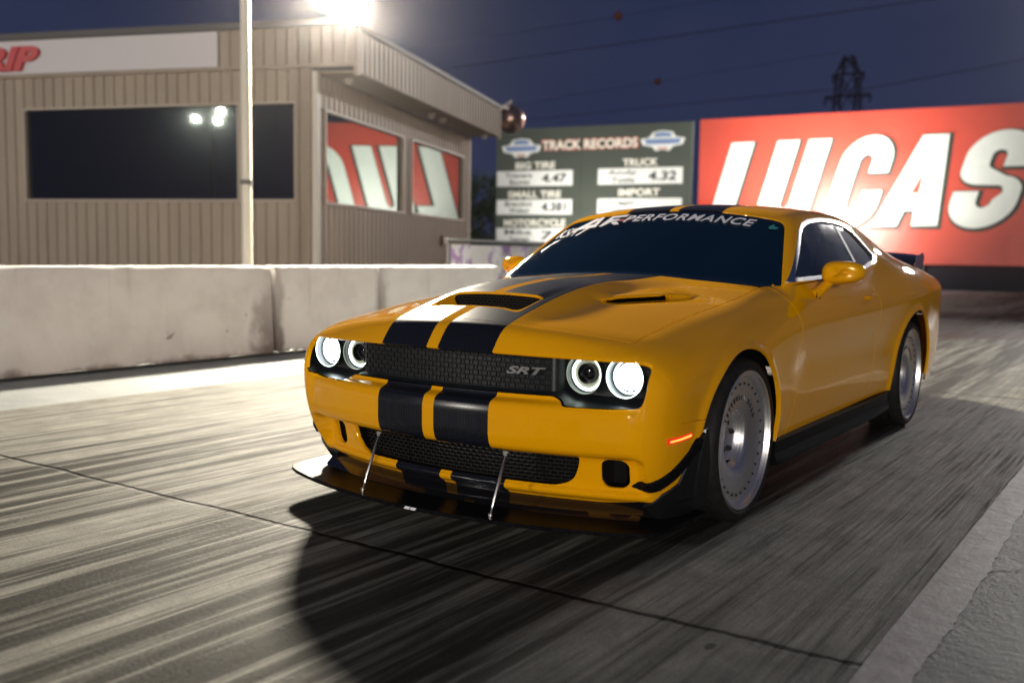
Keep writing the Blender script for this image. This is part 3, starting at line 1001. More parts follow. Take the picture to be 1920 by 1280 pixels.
    # ---- side skirts
    for s in (1, -1):
        ys = [.32, .36, .45, .8, 1.2, 1.6, 2.0, 2.22, 2.30]
        v = []; f = []
        for i, y in enumerate(ys):
            e = .012*float(ss((y-1.9)/.4))
            o = .956 if 0 < i < 8 else .952
            q = [(.895, .300), (.948, .290), (.942, .235), (.952, .208), (o, .196), (o, .184), (.80, .184)]
            v += [(s*a, y, b+e) for a, b in q]
        n = 7
        for i in range(len(ys)-1):
            for j in range(n-1): f.append((i*n+j, i*n+n+j, i*n+n+j+1, i*n+j+1))
        f += [tuple(range(n)), tuple((len(ys)-1)*n+j for j in range(n))]
        mesh_obj('side_skirt', v, f, MAT['skirt'], car, smooth=True, sharp=25)
    # ---- mirrors
    for s in (1, -1):
        v = []; f = []; nu, nv = 40, 24
        for i in range(nu):
            a = 2*PI*i/nu
            for j in range(nv+1):
                b = PI*j/nv
                # axis y: rounded front, flat back
                cy = math.cos(b); r = abs(math.sin(b))**.62
                ex = 2.0/2.7
                cx = math.copysign(abs(math.cos(a))**ex, math.cos(a)); cz = math.copysign(abs(math.sin(a))**ex, math.sin(a))
                yy = -cy*(.070 if cy > 0 else .022)
                wx = .100*r; wz = (.058-.010*cx)*r
                v.append((s*(.993+cx*wx+.0), 1.09+yy+.025*cx, 1.033+cz*wz+.004*cx))
        for i in range(nu):
            for j in range(nv):
                k = (i+1) % nu; f.append((i*(nv+1)+j, k*(nv+1)+j, k*(nv+1)+j+1, i*(nv+1)+j+1))
        mr = mesh_obj('door_mirror', v, f, MAT['paint'], car, smooth=True, sharp=60)
        MB().box((s*.993, 1.118, 1.033), (.150, .004, .080)).build('mirror_glass', MAT['chrome'], mr, bevel=.0015)
        st_ = MB(); st_.tube([(s*.868, 1.00, .918), (s*.892, 1.02, .938), (s*.915, 1.045, .968), (s*.945, 1.07, 1.0)], [.032, .028, .024, .026], 14)
        st_.build('mirror_arm', MAT['paint'], mr, smooth=True)
        MB().tube([(s*.868, .985, .922), (s*.874, 1.03, .914)], [.030, .030], 10).build('mirror_gasket', MAT['rubber'], mr, smooth=True)
        # handles
        h = MB(); yy = 1.86
        h.tube([(s*(g1(side_x, yy-.085, .885)-.012), yy-.085, .885), (s*(g1(side_x, yy, .888)+.004), yy-.06, .887), (s*(g1(side_x, yy, .89)+.006), yy+.06, .892), (s*(g1(side_x, yy, .89)-.014), yy+.09, .894)], [.010, .013, .013, .010], 10)
        h.build('door_handle', MAT['paint'], car, smooth=True)
    # ---- spoiler
    prof = [(3.86, 1.075), (3.92, 1.115), (4.02, 1.152), (4.13, 1.172), (4.145, 1.168), (4.04, 1.138), (3.94, 1.098), (3.88, 1.065)]
    m = MB(); v = []; f = []; xsn = [-.73+1.46*i/24 for i in range(25)]
    for x in xsn:
        dr = -.03*(abs(x)/.73)**3
        v += [(x, y-.14*x*x, z+dr) for y, z in prof]
    n = len(prof)
    for i in range(24):
        for j in range(n): f.append((i*n+j, i*n+n+j, i*n+n+(j+1) % n, i*n+(j+1) % n))
    f += [tuple(range(n)), tuple(24*n+j for j in range(n))]
    spo = mesh_obj('rear_spoiler', v, f, MAT['black_gloss'], car, smooth=True, sharp=40)
    for s in (1, -1):
        MB().box((s*.45, 3.93, 1.03), (.03, .10, .16)).build('spoiler_mount', MAT['black'], spo, bevel=.004)
        MB().prism([(3.83, 1.02), (3.86, 1.13), (4.05, 1.16), (4.10, 1.13), (4.06, 1.03)], s*.735, s*.742, 0).build('spoiler_end_plate', MAT['chrome'], spo)
    # ---- lettering on the windshield
    arc = lambda x: -.26*x*x
    slope = lambda u, w: None
    def wsA(x0, t0):
        return lambda u, w: on_ws(x0+u, t0+w+arc(x0+u))
    ban = map_text('windshield_lettering', 'PERFORMANCE', wsA(-.262, .578), MAT['white_print'], car, fit=(.775, .066), shear=.25, offset=.022, spacing=1.12, mx=.03)
    a = wsA(-.570, .560)
    map_poly('letter_mark', [(0, 0), (.045, 0), (.120, .075), (.120, .10), (.095, .10)], a, MAT['white_print'], ban, .03)
    map_poly('letter_mark', [(.050, 0), (.145, 0), (.150, .105), (.126, .105), (.118, .035), (.085, .035)], a, MAT['white_print'], ban, .03)
    map_poly('letter_mark', [(.165, .0), (.190, .0), (.230, .042), (.262, .042), (.272, .062), (.215, .062), (.222, .078), (.300, .078), (.318, .10), (.200, .10)], a, MAT['white_print'], ban, .03)
    map_poly('letter_mark', [(.222, .035), (.262, .0), (.295, .0), (.262, .035)], a, MAT['white_print'], ban, .03)
    map_poly('red_dash', [(.265, .035), (.335, .035), (.345, .050), (.275, .050)], a, MAT['red_print'], ban, .03)
    b = wsA(-.655, .505)
    map_text('shoe_polish_marks', 'KSH', b, MAT['white_print'], car, fit=(.125, .085), shear=.45, offset=-.004, mx=.03)
    map_poly('shoe_polish_stroke', [(.13, -.01), (.15, -.005), (.215, .09), (.20, .088)], b, MAT['white_print'], car, .03)
    map_poly('shoe_polish_stroke', [(-.03, -.10), (.02, -.03), (.055, -.02), (.01, -.06), (-.02, -.12)], b, MAT['white_print'], car, .03)
    c = wsA(.590, .585)
    map_poly('inspection_sticker', [(0, .02), (.02, .045), (.03, .028), (.055, .025), (.045, .008), (.01, .0)], c, simple('sticker_teal', (.04, .25, .27), .4), car, .03)
    # ---- wheels
    for (sx, y, r) in ((1, 0, .345), (-1, 0, .345), (1, 2.946, .352), (-1, 2.946, .352)):
        build_wheel(car, sx, y, r)

def build_wheel(car, sx, y, R):
    Mx = Matrix.Translation((sx*.930, y, R)) @ (Matrix.Identity(4) if sx > 0 else Matrix.Rotation(PI, 4, 'Z'))
    rr = R-.055
    w = empty('wheel', (sx*.930, y, R)); w.parent = car
    if sx < 0: w.rotation_euler = (0, 0, PI)
    prof = [(-.245, rr-.004), (-.262, rr+.012), (-.268, rr+.028), (-.258, R-.012), (-.235, R-.002)]
    for g in (-.19, -.13, -.07): prof += [(g-.005, R), (g-.0045, R-.007), (g+.0045, R-.007), (g+.005, R)]
    prof += [(-.025, R-.002), (-.006, R-.013), (.006, R-.030), (.006, R-.042), (.001, rr+.004), (-.006, rr-.004)]
    MB().lathe(prof, 128).build('tyre', MAT['tyre'], w, smooth=True, sharp=50)
    face = [(-.24, rr-.02), (-.02, rr-.016), (-.008, rr-.001), (-.001, rr+.002), (.0035, rr-.002), (.003, rr-.008), (-.006, rr-.012), (-.020, rr-.018), (-.024, rr-.026),
            (-.026, rr-.045), (-.030, .200), (-.036, .160), (-.043, .132), (-.047, .124), (-.055, .116), (-.085, .106), (-.096, .098), (-.099, .080), (-.100, .045), (-.092, .040), (-.088, .036), (-.086, 0)]
    rim = MB().lathe(face, 128).build('rim', MAT['rim'], w, smooth=True, sharp=28)
    for i in range(30):
        a = 2*PI*i/30; rb = rr-.056
        MB().lathe([(-.030, .0062), (-.0225, .0058), (-.0205, .0035), (-.0200, 0)], 8, Matrix.Translation((0, rb*math.cos(a), rb*math.sin(a)))).build('rim_bolt', MAT['bolt'], rim, smooth=True)
    m = MB()
    for i in range(14):            # worn raised marks around the upper face
        a = math.radians(28+i*9.2); q = .176
        m.box((-.0315, q*math.cos(a), q*math.sin(a)), (.004, .006 if i % 3 else .010, .022), Matrix.Rotation(a-PI/2+.12, 3, 'X'))
    m.build('raised_marks', MAT['bolt'], rim, bevel=.001)
    for i in range(5):
        a = 2*PI*i/5+.3
        MB().lathe([(-.100, .013), (-.080, .0115), (-.078, .009), (-.078, 0)], 6, Matrix.Translation((0, .062*math.cos(a), .062*math.sin(a)))).build('lug_nut', MAT['bolt'], rim)
# ------------------------------------------------------------------ the place
def dvec(deg): a = math.radians(deg); return Vector((math.sin(a), math.cos(a), 0))
def sheet(name, pts, z, mat, kind='structure'):
    me = bpy.data.meshes.new(name); me.from_pydata([(x, y, z) for x, y in pts], [], [tuple(range(len(pts)))]); me.update()
    o = add_obj(name, me, mat); o['kind'] = kind; return o

def smooth_mask(nt, val, a, b):
    r = N(nt, 'ShaderNodeMapRange', interpolation_type='SMOOTHSTEP'); r.inputs['From Min'].default_value = a; r.inputs['From Max'].default_value = b
    L(nt, val, r.inputs[0]); return r.outputs[0]
def track_mat():
    m, nt, b = new_mat('rubbered_concrete')
    t = N(nt, 'ShaderNodeTexCoord'); co = t.outputs['Object']
    sx = N(nt, 'ShaderNodeSeparateXYZ'); L(nt, co, sx.inputs[0]); X, Y = sx.outputs[0], sx.outputs[1]
    def mp(s, loc=(0, 0, 0), rz=0):
        q = N(nt, 'ShaderNodeMapping'); q.inputs['Scale'].default_value = s; q.inputs['Location'].default_value = loc; q.inputs['Rotation'].default_value = (0, 0, rz)
        L(nt, co, q.inputs[0]); return q.outputs[0]
    big = noise(nt, mp((1, .35, 1)), .8, 4, .6)
    str1 = noise(nt, mp((5.5, .16, 1)), 1.6, 6, .62, .15)       # broad tyre marks
    str2 = noise(nt, mp((26, .55, 1), (3, 1, 0)), 1.7, 7, .72)        # fine streaks
    str3 = noise(nt, mp((11, .30, 1), (9, 4, 0), .03), 1.3, 5, .66, .1)
    fine = noise(nt, co, 55, 5, .7)
    mott = noise(nt, mp((1, .6, 1), (7, 2, 0)), 5.5, 6, .68, .4)
    # how rubbered each place across the lane is; car's width darkened as painted shadow
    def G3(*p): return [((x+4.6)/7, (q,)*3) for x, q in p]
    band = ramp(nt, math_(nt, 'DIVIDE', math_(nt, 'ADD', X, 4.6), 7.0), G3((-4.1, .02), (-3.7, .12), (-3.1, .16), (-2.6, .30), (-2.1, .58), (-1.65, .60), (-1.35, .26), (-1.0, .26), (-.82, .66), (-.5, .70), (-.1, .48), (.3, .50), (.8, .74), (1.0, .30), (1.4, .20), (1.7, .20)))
    rub = math_(nt, 'ADD', math_(nt, 'MULTIPLY', str1, 1.3), math_(nt, 'MULTIPLY', str3, 1.25))
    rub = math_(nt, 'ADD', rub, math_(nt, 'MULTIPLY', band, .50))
    rub = math_(nt, 'ADD', rub, math_(nt, 'MULTIPLY', mott, .32))
    rub = math_(nt, 'ADD', rub, math_(nt, 'MULTIPLY', str2, .42))
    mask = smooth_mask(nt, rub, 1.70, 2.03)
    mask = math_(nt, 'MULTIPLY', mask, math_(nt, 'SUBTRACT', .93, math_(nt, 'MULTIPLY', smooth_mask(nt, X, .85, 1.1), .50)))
    grit = noise(nt, co, 150, 3, .8)
    c0 = ramp(nt, mott, [(.28, (.128, .124, .108)), (.50, (.210, .204, .180)), (.74, (.325, .315, .278))])
    c1 = ramp(nt, str2, [(.36, (.010, .0098, .009)), (.52, (.028, .027, .024)), (.68, (.090, .085, .074))])
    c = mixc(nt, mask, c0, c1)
    fm = smooth_mask(nt, str2, .50, .62)
    c = mixc(nt, math_(nt, 'MULTIPLY', fm, .30), c, (.030, .029, .027))
    gm_ = N(nt, 'ShaderNodeMapRange'); gm_.inputs['From Min'].default_value = .3; gm_.inputs['From Max'].default_value = .7; gm_.inputs['To Min'].default_value = .55; gm_.inputs['To Max'].default_value = 1.35
    L(nt, grit, gm_.inputs[0]); gc = N(nt, 'ShaderNodeCombineColor')
    for i in range(3): L(nt, gm_.outputs[0], gc.inputs[i])
    c = mixc(nt, 1., c, gc.outputs[0], 'MULTIPLY')
    # small pits and crumbs of rubber
    v = N(nt, 'ShaderNodeTexVoronoi'); v.inputs['Scale'].default_value = 3.2; L(nt, mp((1, .5, 1)), v.inputs['Vector'])
    pit = math_(nt, 'LESS_THAN', v.outputs['Distance'], .045)
    c = mixc(nt, math_(nt, 'MULTIPLY', pit, .7), c, (.01, .01, .01))
    # transverse joint
    wob = math_(nt, 'MULTIPLY', math_(nt, 'SUBTRACT', noise(nt, mp((1, 1, 1)), 2.2, 5, .7), .5), .07)
    per = math_(nt, 'PINGPONG', math_(nt, 'ADD', math_(nt, 'ADD', Y, 1.205), wob), 3.05)
    jn = math_(nt, 'SUBTRACT', 1.0, smooth_mask(nt, per, .006, .020))
    edge = math_(nt, 'SUBTRACT', 1.0, smooth_mask(nt, math_(nt, 'ADD', per, math_(nt, 'MULTIPLY', fine, .05)), .03, .075))
    c = mixc(nt, math_(nt, 'MULTIPLY', edge, .35), c, (.06, .055, .048))
    c = mixc(nt, jn, c, (.006, .006, .006))
    # reddish patch farther down the lane
    dx = math_(nt, 'DIVIDE', math_(nt, 'ADD', X, 1.0), 2.3); dy = math_(nt, 'DIVIDE', math_(nt, 'SUBTRACT', Y, 13.2), 2.4)
    rr = math_(nt, 'ADD', math_(nt, 'MULTIPLY', dx, dx), math_(nt, 'MULTIPLY', dy, dy))
    rr = math_(nt, 'ADD', rr, math_(nt, 'MULTIPLY', math_(nt, 'SUBTRACT', mott, .5), 1.6))
    c = mixc(nt, math_(nt, 'MULTIPLY', math_(nt, 'SUBTRACT', 1.0, smooth_mask(nt, rr, .6, 1.1)), .8), c, (.060, .022, .014))
    L(nt, c, b.inputs['Base Color'])
    rg = N(nt, 'ShaderNodeMapRange'); rg.inputs['To Min'].default_value = .70; rg.inputs['To Max'].default_value = .52
    L(nt, mask, rg.inputs[0])
    r2 = math_(nt, 'ADD', rg.outputs[0], math_(nt, 'MULTIPLY', math_(nt, 'SUBTRACT', str2, .5), .5))
    L(nt, r2, b.inputs['Roughness']); b.inputs['IOR'].default_value = 1.4
    L(nt, math_(nt, 'MULTIPLY', math_(nt, 'SUBTRACT', 1.0, math_(nt, 'MULTIPLY', math_(nt, 'MAXIMUM', mask, fm), .9)), .18), b.inputs['Specular IOR Level'])
    h = math_(nt, 'ADD', math_(nt, 'MULTIPLY', fine, .40), math_(nt, 'MULTIPLY', str2, .8)); h = math_(nt, 'ADD', h, math_(nt, 'MULTIPLY', grit, .10))
    h = math_(nt, 'ADD', h, math_(nt, 'MULTIPLY', mott, .35))
    h = math_(nt, 'SUBTRACT', h, math_(nt, 'MULTIPLY', jn, 1.2))
    h = math_(nt, 'SUBTRACT', h, math_(nt, 'MULTIPLY', pit, .5))
    bump(nt, h, .75, .012, b)
    return m
def old_slab_mat(name, cols, crack=.5, sc=1.):
    m, nt, b = new_mat(name)
    co = objco(nt)
    n1 = noise(nt, co, 2.2*sc, 7, .66, .3); n2 = noise(nt, co, 40, 5, .7)
    c = ramp(nt, n1, [(.28, cols[0]), (.52, cols[1]), (.75, cols[2])])
    v = N(nt, 'ShaderNodeTexVoronoi', feature='DISTANCE_TO_EDGE'); v.inputs['Scale'].default_value = 1.15*sc
    dn = N(nt, 'ShaderNodeTexNoise'); dn.inputs['Scale'].default_value = 3.; dn.inputs['Detail'].default_value = 6; L(nt, co, dn.inputs['Vector'])
    mx = N(nt, 'ShaderNodeMix', data_type='RGBA'); mx.inputs[0].default_value = .16; L(nt, co, mx.inputs[6]); L(nt, dn.outputs['Color'], mx.inputs[7])
    L(nt, mx.outputs[2], v.inputs['Vector'])
    ck = math_(nt, 'SUBTRACT', 1.0, smooth_mask(nt, v.outputs['Distance'], .002, .014))
    ck = math_(nt, 'MULTIPLY', ck, smooth_mask(nt, n1, .42, .60))
    c = mixc(nt, math_(nt, 'MULTIPLY', ck, crack), c, (.01, .01, .009))
    L(nt, c, b.inputs['Base Color']); b.inputs['Roughness'].default_value = .62
    h = math_(nt, 'ADD', math_(nt, 'MULTIPLY', n1, 1.2), math_(nt, 'MULTIPLY', n2, .35))
    h = math_(nt, 'SUBTRACT', h, math_(nt, 'MULTIPLY', ck, crack))
    bump(nt, h, .6, .02, b)
    return m
def barrier_mat():
    m, nt, b = new_mat('barrier_concrete')
    co = objco(nt); sx = N(nt, 'ShaderNodeSeparateXYZ'); L(nt, co, sx.inputs[0])
    tg = N(nt, 'ShaderNodeTexCoord'); sg = N(nt, 'ShaderNodeSeparateXYZ'); L(nt, tg.outputs['Generated'], sg.inputs[0])
    n1 = noise(nt, co, 2.4, 6, .62); n2 = noise(nt, co, 26, 5, .7)
    q = N(nt, 'ShaderNodeMapping'); q.inputs['Scale'].default_value = (1, 9, .6); L(nt, co, q.inputs[0])
    n3 = noise(nt, q.outputs[0], 1.1, 5, .6)
    c = ramp(nt, n1, [(.25, (.66, .645, .62)), (.55, (.80, .79, .765)), (.8, (.85, .84, .82))])
    st = smooth_mask(nt, n3, .60, .76)
    c = mixc(nt, math_(nt, 'MULTIPLY', st, .25), c, (.24, .17, .13))
    # rust-brown grime where the segments meet and along the chipped foot
    ey = math_(nt, 'ABSOLUTE', math_(nt, 'MULTIPLY', math_(nt, 'SUBTRACT', sg.outputs[1], .5), 2.))
    e1 = smooth_mask(nt, math_(nt, 'ADD', ey, math_(nt, 'MULTIPLY', math_(nt, 'SUBTRACT', n1, .5), .42)), .88, .99)
    e1 = math_(nt, 'MULTIPLY', e1, math_(nt, 'SUBTRACT', 1.1, math_(nt, 'MULTIPLY', sx.outputs[2], .85)))
    c = mixc(nt, math_(nt, 'MULTIPLY', e1, .8, True), c, (.085, .045, .032))
    f1 = math_(nt, 'SUBTRACT', 1., smooth_mask(nt, math_(nt, 'ADD', sx.outputs[2], math_(nt, 'MULTIPLY', math_(nt, 'SUBTRACT', n1, .5), .35)), .0, .09))
    c = mixc(nt, math_(nt, 'MULTIPLY', f1, .7, True), c, (.09, .06, .05))
    spot = smooth_mask(nt, noise(nt, co, 5.5, 2, .5), .70, .76)
    c = mixc(nt, math_(nt, 'MULTIPLY', spot, .7), c, (.16, .13, .12))
    L(nt, c, b.inputs['Base Color']); b.inputs['Roughness'].default_value = .8
    bump(nt, math_(nt, 'ADD', math_(nt, 'MULTIPLY', n2, .4), n1), .5, .02, b)
    return m
def siding_mat(name, col, col2):
    m, nt, b = new_mat(name)
    co = objco(nt, (1, 1, .25)); n1 = noise(nt, co, 1.3, 5, .6)
    c = ramp(nt, n1, [(.3, col2), (.7, col)])
    L(nt, c, b.inputs['Base Color']); b.inputs['Roughness'].default_value = .48; b.inputs['Specular IOR Level'].default_value = .35
    bump(nt, noise(nt, objco(nt), 9, 3), .15, .01, b)
    return m
def banner_mat(name, col, rough=.42, wr=.3):
    m, nt, b = new_mat(name)
    co = objco(nt); n1 = noise(nt, co, .8, 5, .6, .6)
    c = ramp(nt, n1, [(.3, tuple(v*.86 for v in col)), (.7, col)])
    L(nt, c, b.inputs['Base Color']); b.inputs['Roughness'].default_value = rough
    bump(nt, n1, wr, .08, b)
    return m

class Frame:
    """vertical plane: origin, direction along it, outward normal"""
    def __init__(s, o, d, n): s.o = Vector(o); s.d = d; s.n = n
    def p(s, a, z, off=0.): q = s.o + s.d*a + s.n*off; return (q.x, q.y, z)
    def box(s, mb, a0, a1, z0, z1, o0, o1):
        v = [s.p(a, z, o) for o in (o0, o1) for z in (z0, z1) for a in (a0, a1)]
        mb.add(v, [(0, 1, 3, 2), (4, 6, 7, 5), (0, 4, 5, 1), (2, 3, 7, 6), (0, 2, 6, 4), (1, 5, 7, 3)])
    def ribs(s, mb, a0, a1, z0, z1, off=0., pitch=.225, h=.034, phase=0.):
        k0 = math.floor((a0-phase)/pitch); pr = []
        k = k0
        prof = [(0., 0.), (.30, 0.), (.40, 1.), (.62, 1.), (.72, 0.)]
        while phase+k*pitch < a1:
            for u, q in prof: pr.append((phase+(k+u)*pitch, q*h))
            k += 1
        pr.append((phase+k*pitch, 0.))
        def at(a):
            for (x0, q0), (x1, q1) in zip(pr[:-1], pr[1:]):
                if x0 <= a <= x1: return q0+(q1-q0)*(a-x0)/(x1-x0) if x1 > x0 else q0
            return 0.
        P = [(a0, at(a0))]+[q for q in pr if a0 < q[0] < a1]+[(a1, at(a1))]
        v = []
        for a, q in P: v += [s.p(a, z0, off+q), s.p(a, z1, off+q)]
        mb.add(v, [(i*2, i*2+2, i*2+3, i*2+1) for i in range(len(P)-1)])

def flood(name, loc, aim, size=(.55, .42), em=60., label='', group=None, power=0, rad=.25, cone=140, col=(1, .95, .85), mount=None):
    """floodlight: housing, lit face, yoke and its real light"""
    o = empty(name, loc); tag(o, label, 'floodlight', group)
    d = (Vector(aim)-Vector(loc)).normalized(); Rm = d.to_track_quat('-Z', 'Y').to_matrix()
    w, h = size
    m = MB(); n = 14
    pr = [(0, .46), (.06, .50), (.16, .44), (.26, .26), (.30, .10)]
    v = []; f = []
    for zz, k in pr:
        for i in range(4*5):
            a = 2*PI*i/20
            cx = math.copysign(abs(math.cos(a))**.5, math.cos(a)); cy = math.copysign(abs(math.sin(a))**.5, math.sin(a))
            v.append(Rm @ Vector((cx*w*k*1.1, cy*h*k*1.1, zz*w/.55)))
    for j in range(len(pr)-1):
        for i in range(20): f.append((j*20+i, j*20+(i+1) % 20, (j+1)*20+(i+1) % 20, (j+1)*20+i))
    f.append(tuple((len(pr)-1)*20+i for i in range(20)))
    m.add(v, f); m.build('housing', MAT['fixture'], o, smooth=True)
    v = [Rm @ Vector((math.copysign(abs(math.cos(2*PI*i/20))**.5, math.cos(2*PI*i/20))*w*.49, math.copysign(abs(math.sin(2*PI*i/20))**.5, math.sin(2*PI*i/20))*h*.49, .004)) for i in range(20)]
    key = 'flood_face_%g' % em
    if key not in MAT: MAT[key] = simple(key, (1, 1, 1), .3, emit=col, es=em)
    mesh_obj('lit_face', v, [tuple(range(20))], MAT[key], o)
    m = MB()
    for s in (1, -1): m.tube([Rm @ Vector((s*w*.60, 0, .06)), Rm @ Vector((s*w*.60, 0, .20)) + Vector((0, 0, .22))], .018, 6)
    m.tube([Rm @ Vector((-w*.60, 0, .20)) + Vector((0, 0, .22)), Rm @ Vector((w*.60, 0, .20)) + Vector((0, 0, .22))], .018, 6)
    m.build('yoke', MAT['fixture'], o)
    if power:
        l = bpy.data.lights.new(name+'_light', 'SPOT'); l.energy = power; l.spot_size = math.radians(cone); l.spot_blend = 1. if cone == 112 else .35; l.shadow_soft_size = rad; l.color = col
        lo = bpy.data.objects.new(name+'_light', l); COL.objects.link(lo); lo.parent = o
        lo.location = d*.06; lo.rotation_euler = d.to_track_quat('-Z', 'Y').to_euler()
    return o

PW = dict(A=15000, B=84000, C=29000, C2=40000, D1=8500, D2=2300)
def build_place():
    MAT['fixture'] = simple('fixture_grey', (.12, .12, .12), .5, .4)
    MAT['siding'] = siding_mat('tan_siding', (.36, .29, .225), (.30, .24, .185))
    MAT['trim'] = simple('tan_trim', (.40, .335, .27), .5)
    MAT['pole'] = simple('painted_pole', (.62, .58, .50), .45)
    # ---- ground
    gm = old_slab_mat('worn_asphalt', [(.05, .05, .047), (.085, .083, .078), (.12, .117, .108)], .6)
    sheet('ground', [(-290, -290), (290, -290), (290, 290), (-290, 290)], -.012, gm)
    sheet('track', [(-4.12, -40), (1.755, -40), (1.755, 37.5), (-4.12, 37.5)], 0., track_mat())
    sheet('shoulder', [(-5.75, -40), (-4.12, -40), (-4.12, 60), (-5.75, 60)], -.0035, old_slab_mat('pale_shoulder_concrete', [(.17, .185, .19), (.23, .245, .245), (.29, .30, .295)], .12, .8))
    sheet('return_lane', [(1.755, -40), (9, -40), (9, 37.5), (1.755, 37.5)], 0., old_slab_mat('cracked_slab', [(.042, .044, .038), (.072, .074, .066), (.115, .116, .105)], .42, .9))
    # worn painted line with a ragged right edge
    rnd = random.Random(4); pts = []; y = -8.; R = []
    e = 0.
    while y < 37:
        e = e*.8+rnd.uniform(-.005, .005); R.append((1.872+e+(.008 if rnd.random() < .1 else 0), y)); y += .035 if y < 4 else .3
    Lf = []; y = -8.; e = 0.
    while y < 37:
        e = e*.8+rnd.uniform(-.002, .002); Lf.append((1.735+e, y)); y += .08 if y < 4 else .5
    lm, nt, b = new_mat('worn_line_paint')
    co = objco(nt); n1 = noise(nt, co, 7, 6, .7)
    q = N(nt, 'ShaderNodeMapping'); q.inputs['Scale'].default_value = (8, .5, 1); L(nt, co, q.inputs[0])
    n2 = noise(nt, q.outputs[0], 2, 5, .6)
    c = ramp(nt, n1, [(.3, (.22, .195, .19)), (.6, (.34, .312, .30)), (.8, (.42, .39, .375))])
    c = mixc(nt, math_(nt, 'MULTIPLY', smooth_mask(nt, n2, .52, .7), .5), c, (.12, .11, .105))
    L(nt, c, b.inputs['Base Color']); b.inputs['Roughness'].default_value = .6; bump(nt, n1, .5, .012, b)
    v = [(x, y, .0025) for x, y in Lf]+[(x, y, .0025) for x, y in reversed(R)]
    me = bpy.data.meshes.new('painted_line'); me.from_pydata(v, [], [tuple(range(len(v)))]); me.update()
    o = add_obj('painted_line', me, lm); o['kind'] = 'structure'
    bm = bmesh.new(); bm.from_mesh(me); bmesh.ops.triangulate(bm, faces=bm.faces); bm.to_mesh(me); bm.free()
    # far edge of the pad: low kerb wall
    m = MB(); m.box((-6, 39.2, .12), (60, .35, .32)); k = m.build('kerb', old_slab_mat('kerb_concrete', [(.14, .15, .10), (.20, .21, .14), (.26, .27, .19)], .1), None); k['kind'] = 'structure'
    # ---- barrier of concrete blocks
    bmat = barrier_mat()
    jy = [-8.4, -2.6, 3.22, 4.86, 7.35]
    prof = [(-5.52, 0.03), (-5.515, .10), (-5.53, .30), (-5.555, .90), (-5.575, .938), (-5.60, .948), (-5.74, .948), (-5.765, .935), (-5.81, .30), (-5.83, .10), (-5.83, .03)]
    for i in range(len(jy)-1):
        y0, y1 = jy[i]+(.034 if i == 2 else .014), jy[i+1]-(.034 if i == 1 else .014); yc = (y0+y1)/2; hl = (y1-y0)/2
        rn = random.Random(i*7+1); v = []; f = []; ns = 44; n = len(prof)
        for j in range(ns+1):
            t = j/ns; y = -hl+2*hl*t; e = min(t, 1-t)*2*hl
            ch = .014*math.exp(-(e/.02)**2)
            for k_, (x, z) in enumerate(prof):
                chip = 0
                if k_ in (0, 1, n-1): chip = max(0, rn.gauss(0, .014)) if k_ == 0 else 0
                if k_ in (3, 4, 5): chip = -max(0, rn.gauss(-.004, .005))
                v.append((x+5.67 - math.copysign(ch, x+5.67)*.6 + rn.uniform(-.002, .002), y, z+chip-ch*.4*(z > .8)))
        for j in range(ns):
            for k_ in range(n-1): f.append((j*n+k_, (j+1)*n+k_, (j+1)*n+k_+1, j*n+k_+1))
        f += [tuple(range(n)), tuple(ns*n+k_ for k_ in range(n))]
        o = mesh_obj('concrete_barrier', v, f, bmat, None, smooth=True, sharp=40)
        o.location = (-5.67, yc, -.004); 
        o.rotation_euler = (0, 0, rn.uniform(-.002, .002))
        lab = ['white concrete barrier block out of frame to the left of the long one', 'long white concrete barrier block with a chipped foot, left of the rusty brown joint',
               'short white concrete barrier block right of the rusty brown joint', 'white concrete barrier block at the far end, partly behind the hood'][i]
        tag(o, lab, 'barrier', 'concrete barrier blocks along the track')
    # ---- office building
    FL = Frame((-10.56, 8.663, 0), dvec(-110), Vector((math.cos(math.radians(-70)), math.sin(math.radians(-70)), 0)))
    FR = Frame((-10.56, 8.663, 0), dvec(-20), Vector((math.cos(math.radians(20)), math.sin(math.radians(20)), 0)))
    bld = empty('office_building', (-10.56, 8.663, 0)); inv = Matrix.Translation((10.56, -8.663, 0))
    tag(bld, 'tan ribbed metal office building with dark windows behind the barrier', 'building')
    def B(mb, name, mat, par=bld, **k):
        mb.v = [tuple(Vector(p)-Vector((-10.56, 8.663, 0))) for p in mb.v]
        return mb.build(name, mat, par, **k)
    LL = 9.5; LR = 9.27
    m = MB()
    FL.ribs(m, .05, LL, 0, 2.0); FL.ribs(m, .05, .36, 2.0, 3.78); FL.ribs(m, 6.18, LL, 2.0, 3.78); FL.ribs(m, .05, LL, 3.78, 4.36)
    wl = B(m, 'wall', MAT['siding'])
    m = MB()
    FR.ribs(m, .05, LR, 0, 1.97); FR.ribs(m, .05, .30, 1.97, 3.64); FR.ribs(m, 4.30, 4.78, 1.97, 3.68); FR.ribs(m, 8.76, LR, 1.97, 3.68); FR.ribs(m, .05, LR, 3.68, 4.26)
    wr = B(m, 'wall', MAT['siding'])
    m = MB(); m2 = FR.o + FR.d*LR; FB = Frame(tuple(m2), FL.d, FR.d)
    FB.ribs(m, 0, LL, 0, 4.3); B(m, 'wall', MAT['siding'])
    # corner post, end trim
    pt = simple('pale_trim', (.55, .50, .43), .5)
    m = MB(); FR.box(m, -.04, .10, 0, 4.30, -.05, .05); B(m, 'corner_trim', pt, bevel=.006)
    m = MB(); FR.box(m, LR-.03, LR+.04, 0, 4.26, -.05, .045); B(m, 'corner_trim', pt, bevel=.006)
    gl, nt, b = new_mat('office_glass'); b.inputs['Base Color'].default_value = (.010, .009, .014, 1); b.inputs['Roughness'].default_value = .015; b.inputs['Specular IOR Level'].default_value = 1.0; b.inputs['IOR'].default_value = 1.62; b.inputs['Specular Tint'].default_value = (.80, .97, .88, 1)
